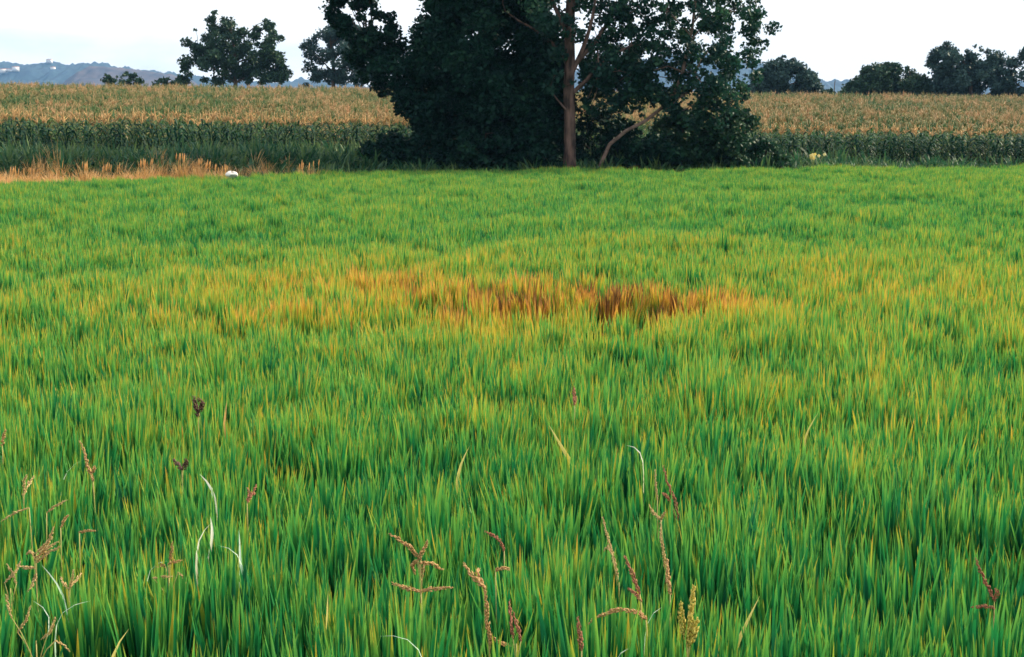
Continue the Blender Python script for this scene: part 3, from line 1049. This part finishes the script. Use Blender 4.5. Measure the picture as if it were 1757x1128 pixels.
rt = np.stack([rng.normal(0, 0.1, n), rng.normal(0, 0.1, n), rng.uniform(0, 6.28, n)], -1)
P = np.stack([X, Y, gh(X, Y) - 0.02], -1)
g = ~isdry
scatter('bank_weeds', P[g], rt[g], np.stack([np.full(g.sum(), 1.1), np.full(g.sum(), 1.1), hs[g]], -1), np.clip(tw[g], 0, 1), rng.integers(0, 6, g.sum()), weed_src,
        'green weeds and grass on the bank between the paddy and the corn', 'weeds')
g = isdry
scatter('dry_grass', P[g], rt[g], np.stack([np.full(g.sum(), 1.1), np.full(g.sum(), 1.1), hs[g] * 1.3], -1), np.clip(rng.normal(0.3, 0.2, g.sum()), 0, 1), rng.integers(0, 5, g.sum()), dry_src,
        'straw coloured dry grass along the left edge of the paddy', 'dry grass')

for k, (lab, px, ptop, pbase, wpx, D) in enumerate([
    ('upright narrow straw coloured tuft like a post, left of the other dry tufts', 146, 277, 309, 9, 36.5),
    ('slanting straw tuft next to the post-like tuft on the left bank', 192, 281, 308, 34, 37.0),
    ('tallest orange brown dry tuft in the middle of the left bank', 312, 262, 300, 16, 38.5),
    ('wide dry tuft just right of the tallest dry tuft', 345, 272, 302, 32, 38.3),
    ('rusty dry tuft between the slanting tuft and the tallest tuft', 248, 273, 302, 26, 38.0),
    ('low pale dry tuft just left of the white stone', 380, 284, 303, 22, 37.8),
    ('low brown dry tuft at the far left edge of the bank', 40, 286, 312, 40, 35.8),
    ('faded dry tuft far right of the white stone, before the dark shrubs', 528, 275, 298, 40, 40.0),
]):
    p = at(px, pbase, D)
    h = (pbase - ptop + 10) * D / F
    w = wpx * D / F
    z = float(gh(p[0], D)) - 0.03
    h = (at(px, ptop, D)[2] - z) * 0.86
    r = empty('dry_grass_tuft', (p[0], D, z), lab, 'dry grass', 'dry grass tufts on the left bank')
    me = grass_clump('blades', M['dry'], 70, h * 0.6, h * 1.05, 0.012, 0.02, w * 0.35, 0.08 + 0.18 * w, 0.4, 5, 0.3, 800 + k)
    o = bpy.data.objects.new('blades', me)
    COL.objects.link(o)
    o.parent = r
    mb = MB()
    rr = np.random.default_rng(840 + k)
    for i in range(10):
        a, b = rr.uniform(0, 6.28), w * 0.4 * math.sqrt(rr.uniform())
        q = np.array([b * math.cos(a), b * math.sin(a), 0])
        tip = q + (0.15 * w * math.cos(a), 0.15 * w * math.sin(a), h * rr.uniform(0.85, 1.0))
        tube(mb, [q, (q + tip) / 2, tip], [0.004, 0.004, 0.003], 4, (0.6, 0.5, 0.5))
        tube(mb, [tip - (0, 0, 0.02), tip + (0, 0, 0.04), tip + (0.01, 0, 0.1), tip + (0.02, 0, 0.17)], [0.004, 0.014, 0.012, 0.002], 5, (0.95, 0.9, 0.5))
    o = bpy.data.objects.new('seed_stems', mb.mesh('seed_stems'))
    o.data.materials.append(M['dry'])
    COL.objects.link(o)
    o.parent = r

M['rust'] = leaf_mat('rust_red_blade', [(0.0, (0.12, 0.03, 0.02)), (1.0, (0.32, 0.08, 0.05))], kr=0.8, base=0.5, kg=0.2, trans=0.2)
p = at(850, 286, 45.4)
r = empty('dead_weed', (p[0], p[1], float(gh(p[0], p[1])) - 0.02), 'rust red dead weed clump at the foot of the bushy tree', 'weed')
for k in range(4):
    o = bpy.data.objects.new('blades', grass_clump('blades', M['rust'], 40, 0.2, 0.42, 0.015, 0.03, 0.22, 0.5, 1.0, 4, 0.3, 880 + k))
    COL.objects.link(o)
    o.parent = r
    o.location = (-0.4 + 0.27 * k, 0.05 * (k % 2), 0)

M['stake'] = solid_mat('weathered_stake', (0.22, 0.19, 0.16), (0.42, 0.37, 0.32), 14, 0.9, 0.4)
p = at(893, 286, 45.0)
zs = float(gh(p[0], p[1]))
mb = MB()
tube(mb, [(p[0], p[1], zs - 0.1), (p[0] + 0.01, p[1], zs + 0.15), (p[0] + 0.02, p[1], zs + 0.36), (p[0] + 0.025, p[1], zs + 0.40)], [0.022, 0.021, 0.019, 0.012], 7)
tag(mb.obj('stake', M['stake'], None), 'thin pale wooden stake at the paddy edge left of the poplar trunk', 'stake')

# white stone on the bank
M['stone'] = solid_mat('white_stone', (0.62, 0.60, 0.56), (0.82, 0.80, 0.77), 9, 0.9, 0.4)
p = at(398, 301, 37.2)
zb = float(gh(p[0], p[1]))
mb = MB()
rr = np.random.default_rng(5)
nu, nv = 14, 8
U, Vv = np.meshgrid(np.linspace(0, 2 * np.pi, nu, endpoint=False), np.linspace(0.0, 1.0, nv))
R_ = np.sin(np.pi * np.clip(Vv, 0.03, 0.97)) * (1 + 0.22 * np.sin(2 * U + 1) + 0.12 * np.cos(3 * U + 4 * Vv))
vv = np.stack([p[0] + 0.14 * R_ * np.cos(U), p[1] + 0.10 * R_ * np.sin(U), p[2] + 0.0 - 0.06 * np.cos(np.pi * Vv) * (1 + 0.5 * np.cos(2 * U - 0.6) + 0.2 * np.sin(5 * U + 3 * Vv)) + 0.02], -1).reshape(-1, 3)
i0 = (np.arange(nv - 1)[:, None] * nu + np.arange(nu)[None, :])
i1 = (np.arange(nv - 1)[:, None] * nu + (np.arange(nu)[None, :] + 1) % nu)
mb.add(vv, np.stack([i0, i1, i1 + nu, i0 + nu], -1).reshape(-1, 4))
tag(mb.obj('stone', M['stone'], None, True), 'small white stone lying in the dry grass at the left edge of the paddy', 'stone')

# ------------------------------------------------------------------ weeds, seed heads and stray leaves in the foreground
def seedmat(name, a, b):
    return leaf_mat(name, [(0.0, a), (1.0, b)], kr=0.8, base=0.5, kg=0.2, trans=0.2, rough=0.7)


M['seed_brown'] = seedmat('brown_seed', (0.36, 0.19, 0.08), (0.66, 0.42, 0.19))
M['seed_tan'] = seedmat('tan_seed', (0.42, 0.27, 0.11), (0.70, 0.52, 0.26))
M['seed_red'] = seedmat('reddish_seed', (0.24, 0.075, 0.05), (0.50, 0.22, 0.13))
M['seed_dark'] = seedmat('dark_purple_seed', (0.07, 0.04, 0.035), (0.20, 0.11, 0.08))
M['seed_yellow'] = seedmat('yellow_seed', (0.42, 0.36, 0.06), (0.68, 0.55, 0.14))
M['stem_green'] = leaf_mat('weed_stem', [(0.0, (0.06, 0.16, 0.04)), (0.6, (0.26, 0.30, 0.08)), (1.0, (0.5, 0.4, 0.14))], kr=0.2, kg=0.9, base=0.4, trans=0.1)
M['leaf_white'] = leaf_mat('bleached_leaf', [(0.0, (0.50, 0.52, 0.10)), (0.5, (0.70, 0.62, 0.30)), (1.0, (0.80, 0.78, 0.66))], kr=0.0, kg=1.0, base=0.5, trans=0.35)
M['leaf_pale'] = leaf_mat('pale_green_leaf', [(0.0, (0.10, 0.35, 0.12)), (0.6, (0.35, 0.60, 0.38)), (1.0, (0.70, 0.82, 0.70))], kr=0.0, kg=0.9, base=0.5, trans=0.35)
M['leaf_yellow'] = leaf_mat('yellow_leaf', [(0.0, (0.40, 0.42, 0.05)), (0.5, (0.68, 0.55, 0.08)), (1.0, (0.80, 0.66, 0.22))], kr=0.0, kg=0.8, base=0.5, trans=0.4)
M['leaf_orange'] = leaf_mat('orange_leaf', [(0.0, (0.35, 0.28, 0.04)), (0.5, (0.66, 0.32, 0.06)), (1.0, (0.70, 0.42, 0.16))], kr=0.0, kg=0.8, base=0.5, trans=0.4)


OCT_V = np.array([[0, 0, -1], [0, 0, 1.0], [1, 0, 0], [0, 1, 0], [-1, 0, 0], [0, -1, 0]])
OCT_T = np.array([[1, 2, 3], [1, 3, 4], [1, 4, 5], [1, 5, 2], [0, 3, 2], [0, 4, 3], [0, 5, 4], [0, 2, 5]])


def spike(line, fat, mat, root, r):
    """one raceme: seeds packed round a thin axis"""
    mb = MB()
    ln = np.linalg.norm(np.diff(line, axis=0), axis=1).sum()
    n = max(8, int(ln / 0.0028))
    Q = smooth_line(line, n)
    tube(mb, Q[:: max(1, n // 8)], np.full(len(Q[:: max(1, n // 8)]), 0.0011), 4, (0.3, 0.5, 0.5))
    tan = np.gradient(Q, axis=0)
    tan /= np.linalg.norm(tan, axis=1)[:, None] + 1e-9
    for i in range(n):
        t = i / (n - 1)
        f = fat * (0.55 + 0.6 * math.sin(math.pi * min(1, 0.15 + 0.85 * t))) * r.uniform(0.75, 1.2)
        for k in range(2):
            a = r.normal(size=3)
            a -= a @ tan[i] * tan[i]
            a /= np.linalg.norm(a) + 1e-9
            w = tan[i] + a * r.uniform(0.15, 0.5)
            w /= np.linalg.norm(w)
            u = np.cross(w, a)
            u /= np.linalg.norm(u) + 1e-9
            v = np.cross(w, u)
            c = Q[i] + a * f * 0.6
            B = np.stack([u * f * 0.30, v * f * 0.30, w * f * 0.85])
            mb.add(OCT_V @ B + c, None, OCT_T, np.tile((r.uniform(), t, r.uniform()), (6, 1)))
    mb.obj('spike', mat, root, True)


def weed(label, spikes, mat, foot, ztip=0.64, fat=0.006, stem=None, leaf=None, seed=0):
    """a seeding weed; spikes are lines of photo pixels at the plant's own distance, foot the pixel where the stem sinks into the rice"""
    r = np.random.default_rng(seed)
    py = np.mean([q[1] for s in spikes for q in s])
    D = hit(foot[0], py, ztip)[1]
    base = at(foot[0], foot[1], D)
    base[2] = 0.0
    root = empty('seeding_weed', base, label, 'weed', 'seeding weeds in the rice')
    J = at(*(stem or spikes[0][0]), D)
    mb = MB()
    S = smooth_line([base, base * 0.5 + J * 0.5 + np.array([0.0, 0, 0.05]), J], 8)
    tube(mb, S, np.linspace(0.0026, 0.0014, 8), 5)
    for s in spikes:
        a = at(*s[0], D)
        if np.linalg.norm(a - J) > 0.004:
            tube(mb, smooth_line([S[-2], (S[-1] + a) / 2, a], 4), np.full(4, 0.0012), 4, (0.5, 0.8, 0.5))
    A = [np.clip((v[:, 2] / max(J[2], 0.1)), 0, 1) for v in mb.v]
    mb.a = [np.stack([np.full(len(t), 0.5), t, np.full(len(t), 0.5)], -1) for t in A]
    mb.obj('stem', M['stem_green'], root, True)
    for s in spikes:
        dy = np.linspace(0, r.uniform(-0.05, 0.05), len(s))
        spike(np.array([at(a, b, D + e) for (a, b), e in zip(s, dy)]), fat, mat, root, r)
    for lf in (leaf or []):
        line = np.array([at(a, b, D) for a, b in lf])
        mb = MB()
        strip(mb, smooth_line(line, 9), (0.6, 0.8, 0.1), 0.008, 0.3)
        mb.obj('leaf', M['leaf_pale'], root, True)
    return root


def stray(label, line, width, mat, ztip=0.62, cat='leaf', side=(0.8, 0.55, 0.2), name='rice_leaf', group='stray leaves above the rice', tofoot=True):
    """a single conspicuous blade; line of photo pixels from its lower to its upper end"""
    top = min(line, key=lambda q: q[1])
    D = hit(top[0], top[1], ztip)[1]
    P = [at(a, b, D + 0.02 * i) for i, (a, b) in enumerate(line)]
    if tofoot:
        f = P[0] - (P[1] - P[0]) * 0.25
        f[2] = 0.02
        f[0] = P[0][0] - (P[1][0] - P[0][0]) * 0.5
        P = [f] + P
    mb = MB()
    Q = smooth_line(P, 16)
    strip(mb, Q, side, width, 0.25)
    o = mb.obj(name, mat, None, True)
    return tag(o, label, cat, group)


B, T_, R_d, DK, YL = M['seed_brown'], M['seed_tan'], M['seed_red'], M['seed_dark'], M['seed_yellow']
W = [
    ('weed with a branched reddish brown seed head, left of the bottom centre', [[(722, 962), (700, 935), (668, 916)], [(718, 958), (728, 942), (734, 928)], [(720, 965), (742, 968), (760, 978)], [(716, 962), (708, 968), (712, 985)], [(728, 970), (724, 985), (720, 1000)]], B, (722, 1080), 0.0065, (722, 975)),
    ('weed whose two orange brown spikes spread flat like a wide letter Y, bottom centre', [[(722, 1015), (698, 1010), (672, 1001)], [(722, 1015), (745, 1010), (776, 1009)]], B, (738, 1128), 0.006, None),
    ('weed with a long knotty orange spike rising from the bottom edge, centre', [[(842, 1105), (836, 1070), (834, 1030), (832, 1012)], [(832, 1010), (812, 990), (795, 966)], [(832, 1012), (818, 985), (822, 975)], [(846, 1095), (860, 1105), (876, 1108)]], B, (846, 1180), 0.0065, (838, 1085)),
    ('short brown seed head nodding right, above the knotty orange spike', [[(865, 945), (855, 925), (832, 912)]], R_d, (868, 1000), 0.006, None),
    ('single orange seed tuft below the nodding brown head', [[(850, 978), (860, 975), (874, 977)]], B, (856, 1020), 0.007, None),
    ('weed with an upright pale tan spike, left one of the pair right of centre', [[(1060, 990), (1052, 955), (1042, 920), (1034, 888)], [(1050, 950), (1042, 938), (1036, 946)]], T_, (1070, 1060), 0.005, (1062, 1000)),
    ('weed with a tall tan spike forked at its top, right of the unforked tan spike', [[(1144, 1000), (1140, 960), (1134, 920), (1134, 890)], [(1134, 892), (1120, 880), (1114, 866)], [(1134, 892), (1138, 884), (1142, 878)]], T_, (1148, 1070), 0.005, (1146, 1010)),
    ('weed with a slim red-brown spike leaning left, behind the forked tan spike', [[(1166, 895), (1158, 860), (1145, 828), (1138, 800)], [(1150, 860), (1142, 850), (1136, 846)]], R_d, (1172, 960), 0.006, (1168, 900)),
    ('weed with a thin upright tan spike just left of the slim red-brown spike', [[(1128, 858), (1125, 830), (1124, 806)]], T_, (1130, 930), 0.0045, None),
    ('weed with a dark red spike leaning left, below the pair of tan spikes', [[(1098, 1020), (1085, 985), (1072, 955)], [(1100, 1032), (1090, 1018), (1078, 1010)]], R_d, (1112, 1100), 0.006, (1100, 1030)),
    ('weed with a horizontal reddish spike, near the bottom right of centre', [[(1108, 1062), (1090, 1050), (1060, 1046), (1020, 1060), (1010, 1072)], [(1108, 1062), (1100, 1052), (1085, 1048)]], B, (1140, 1160), 0.006, (1108, 1062)),
    ('weed with a bushy upright yellow seed head at the bottom edge, right of centre', [[(1180, 1110), (1186, 1070), (1188, 1035), (1190, 1005)], [(1178, 1100), (1170, 1065), (1168, 1035)], [(1184, 1105), (1192, 1080), (1196, 1060)]], YL, (1180, 1190), 0.009, (1180, 1112)),
    ('weed with a slim rusty spike just left of the bushy yellow head', [[(1150, 1020), (1146, 990), (1145, 960)]], B, (1150, 1080), 0.006, None),
    ('weed with dark red spikes bent in a corner, near the right edge', [[(1706, 1030), (1694, 1005), (1682, 980), (1674, 958)], [(1706, 1044), (1688, 1040), (1666, 1043)], [(1706, 1030), (1712, 1018), (1708, 1010)]], R_d, (1706, 1120), 0.0055, (1706, 1044)),
    ('weed with a slender rust red spike beside a white arched leaf, at the left', [[(160, 825), (152, 805), (146, 780), (137, 757)], [(156, 812), (162, 806), (162, 800)]], B, (166, 880), 0.0065, (160, 828)),
    ('weed with a thin tan spike slanting up right, far left side', [[(80, 880), (96, 868), (115, 858)]], T_, (70, 940), 0.0045, None),
    ('weed with a short tan spike lying flat, left side', [[(136, 914), (150, 911), (164, 911)]], B, (134, 960), 0.005, None),
    ('weed with a loose straw coloured seed head of many short branches, left side', [[(60, 960), (78, 942), (100, 930)], [(62, 965), (80, 950), (104, 938)], [(58, 955), (52, 945), (46, 952)], [(62, 950), (84, 930), (92, 905)], [(60, 975), (46, 975), (28, 970)], [(62, 985), (58, 1000), (48, 1015)]], T_, (66, 1070), 0.0055, (62, 990)),
    ('weed with a tan spike trailing to the left edge, above the loose straw seed head', [[(50, 872), (25, 880), (2, 895)]], T_, (60, 940), 0.0045, None),
    ('weed with a faint tan brush at the far left, upper of the left weeds', [[(40, 850), (48, 832), (58, 818)], [(42, 842), (40, 828), (46, 815)]], T_, (40, 900), 0.006, None),
    ('small weed with two orange brown tufts beside a pale arched leaf, lower left', [[(288, 968), (298, 964), (312, 962)], [(292, 962), (294, 945), (296, 930)], [(284, 972), (276, 970), (270, 973)]], B, (290, 1030), 0.005, (290, 975)),
    ('small weed with pale tan flecks below the orange brown tufts, lower left', [[(262, 992), (280, 990), (296, 990)], [(306, 982), (314, 990), (318, 1002)]], T_, (290, 1040), 0.0045, (290, 992)),
    ('dark purple seed head in the rice at the left, upper of two', [[(340, 715), (336, 698), (332, 680)], [(342, 708), (348, 694), (340, 684)]], DK, (342, 760), 0.011, (340, 718)),
    ('dark purple seed head in the rice at the left, lower of two', [[(312, 806), (304, 796), (297, 788)], [(314, 806), (320, 796), (318, 788)]], DK, (314, 850), 0.009, (312, 808)),
    ('faint brown seed head near the middle left, right of the bleached leaves', [[(424, 862), (434, 848), (440, 832)], [(424, 860), (428, 846), (424, 838)]], R_d, (424, 900), 0.006, (424, 864)),
    ('thin brown seed head standing in the rice right of centre, far back', [[(986, 695), (986, 680), (984, 664)]], R_d, (987, 730), 0.008, None),
    ('dry weed with tangled tan stems at the lower left corner', [[(30, 1085), (45, 1065), (52, 1040)], [(95, 1060), (86, 1085), (70, 1098)], [(95, 1100), (110, 1108), (120, 1118)], [(20, 1060), (14, 1040), (10, 1020)]], T_, (60, 1170), 0.004, (62, 1100)),
    ('weed with two tan spikes crossing at the left edge, below the loose straw seed head', [[(8, 1000), (24, 985), (36, 962)], [(28, 1002), (22, 985), (12, 968)]], T_, (20, 1090), 0.0045, (18, 1010)),
    ('weed with straw flecks on three short branches beside the pale leaf arching right, lower left', [[(118, 1012), (124, 995), (126, 978)], [(120, 1006), (132, 994), (140, 984)], [(116, 1010), (108, 1000), (104, 990)]], T_, (120, 1080), 0.0045, (118, 1016)),
    ('weed with a short rust tuft at the left edge above the trailing tan spike', [[(4, 765), (6, 750), (10, 738)]], B, (4, 820), 0.007, None),
    ('weed with a rust fleck just above the loose straw seed head, left side', [[(104, 905), (110, 892), (118, 884)]], B, (100, 960), 0.005, None),
    ('slim rusty spike rising left of the horizontal reddish spike, bottom edge', [[(998, 1115), (994, 1085), (992, 1058)]], R_d, (1000, 1180), 0.006, None),
    ('pair of thin brown spikes right of the knotty orange spike, bottom edge', [[(880, 1095), (876, 1060), (874, 1030)], [(894, 1100), (888, 1075), (880, 1050)]], R_d, (888, 1170), 0.005, (886, 1105)),
]
for k, (lab, spk, mt, ft, fat, stm) in enumerate(W):
    weed(lab, spk, mt, ft, 0.62 + 0.02 * math.sin(k * 2.3), fat * 1.08, stm, None, 900 + k)

stray('bleached white and yellow bent leaf, the tallest of the pale leaves at lower left', [(356, 985), (364, 940), (366, 905), (361, 886)], 0.030, M['leaf_white'])
stray('pale leaf bent over beside the tallest bleached leaf, on its left', [(336, 935), (342, 912), (352, 902), (364, 896)], 0.011, M['leaf_white'], side=(0.7, 0.7, 0))
stray('short white leaf tip slanting down right, above the bleached bent leaf', [(370, 870), (370, 842), (356, 826), (342, 813)], 0.024, M['leaf_white'], side=(0.5, 0.3, 0.8))
stray('short pale blue-green leaf tip right of the bleached bent leaf', [(412, 975), (412, 945), (410, 908)], 0.016, M['leaf_pale'])
stray('thin pale leaf arching left from the pale blue-green tip', [(418, 960), (408, 943), (394, 936), (374, 936)], 0.006, M['leaf_pale'], side=(0.2, 0.9, 0.4))
stray('long straight yellow leaf slanting in the rice right of centre', [(998, 830), (984, 800), (962, 765), (941, 728)], 0.022, M['leaf_yellow'], side=(0.8, 0.3, 0.5))
stray('wide yellow leaf pointing up right at the bottom edge', [(1250, 1140), (1272, 1085), (1290, 1050), (1304, 1022)], 0.020, M['leaf_yellow'], side=(0.8, 0.3, -0.4))
stray('orange leaf standing upright in the rice at the left', [(384, 745), (385, 720), (390, 684)], 0.022, M['leaf_orange'])
stray('yellow-green leaf slanting up right in the middle of the rice', [(784, 815), (792, 790), (806, 765)], 0.020, M['leaf_yellow'], side=(0.8, 0.4, -0.3))
stray('thin yellow leaf slanting up right, right side of the rice', [(1380, 745), (1392, 728), (1404, 708)], 0.018, M['leaf_yellow'], side=(0.8, 0.4, -0.3))
stray('white arched leaf beside the slender rust red spike at the left', [(104, 818), (118, 800), (132, 790), (144, 788)], 0.010, M['leaf_pale'], side=(0.3, 0.9, 0.3))
stray('pale leaf arching right near the lower left corner', [(92, 1062), (98, 1046), (118, 1034), (156, 1031)], 0.009, M['leaf_pale'], side=(0.2, 0.9, 0.4))
stray('pale stem curving round in the lower left corner', [(72, 1098), (90, 1080), (94, 1060), (84, 1040), (55, 1030)], 0.007, M['leaf_pale'], side=(0.3, 0.9, 0.4))
stray('pale leaf arching left of the orange brown tufts, lower left', [(250, 972), (262, 962), (276, 958), (290, 962)], 0.008, M['leaf_pale'], side=(0.3, 0.9, 0.4))
stray('light green leaf slanting down right from the loose straw seed head', [(112, 1020), (98, 1000), (82, 980), (70, 968)], 0.010, M['leaf_pale'], side=(0.5, 0.6, 0.6))
stray('small pale curled leaf tip in the rice right of centre', [(1104, 780), (1100, 768), (1090, 762), (1074, 764)], 0.014, M['leaf_white'], side=(0.2, 0.7, 0.7))
stray('pale curled leaf ending the horizontal reddish spike, bottom right of centre', [(1106, 1068), (1112, 1052), (1124, 1040), (1136, 1042)], 0.010, M['leaf_pale'], side=(0.2, 0.8, 0.5))
stray('thin pale stem arching over at the bottom edge, left of centre', [(732, 1130), (722, 1105), (705, 1092), (676, 1086), (648, 1092)], 0.004, M['leaf_pale'], side=(0.2, 0.9, 0.4))
stray('pale green leaf tip bent at the bottom edge right of centre', [(1050, 1140), (1054, 1118), (1066, 1108), (1080, 1112)], 0.012, M['leaf_pale'], side=(0.3, 0.8, 0.5))
stray('broad yellow leaf pointing up right in the bottom left', [(188, 1120), (204, 1098), (222, 1078)], 0.016, M['leaf_yellow'], side=(0.7, 0.4, -0.4))
stray('upright yellow leaf at the bottom, left of centre', [(560, 1060), (562, 1040), (563, 1014)], 0.014, M['leaf_yellow'])

# yellow flowering weed in front of the right corn
p = at(1396, 284, 49.0)
zb = float(gh(p[0], p[1]))
r = empty('flowering_weed', (p[0], p[1], zb), 'small weed with yellow and cream flowers in front of the corn on the right', 'flower')
rr = np.random.default_rng(77)
M['petal'] = leaf_mat('yellow_petal', [(0.0, (0.75, 0.55, 0.10)), (1.0, (0.82, 0.76, 0.45))], kr=1.0, base=0.5, kg=0, trans=0.3)
mb, fl = MB(), MB()
for i in range(9):
    tip = at(1396 + rr.normal(0, 5), 268 + rr.normal(0, 5), 49.0 + rr.normal(0, 0.08))
    tube(mb, smooth_line([(p[0], p[1], zb), (p + tip) / 2, tip], 5), np.full(5, 0.005), 4)
    for q in range(6):
        a = q / 6 * 6.28
        d = np.array([math.cos(a), -0.5, math.sin(a)])
        strip(fl, [tip, tip + d * 0.03, tip + d * 0.055], np.cross(d, (0, 1, 0.2)), 0.04, 0.2, rr.uniform(), 0.5, np.array([0.5, 1, 0.6]))
mb.obj('stem', M['stem_green'], r)
fl.obj('flowers', M['petal'], r)
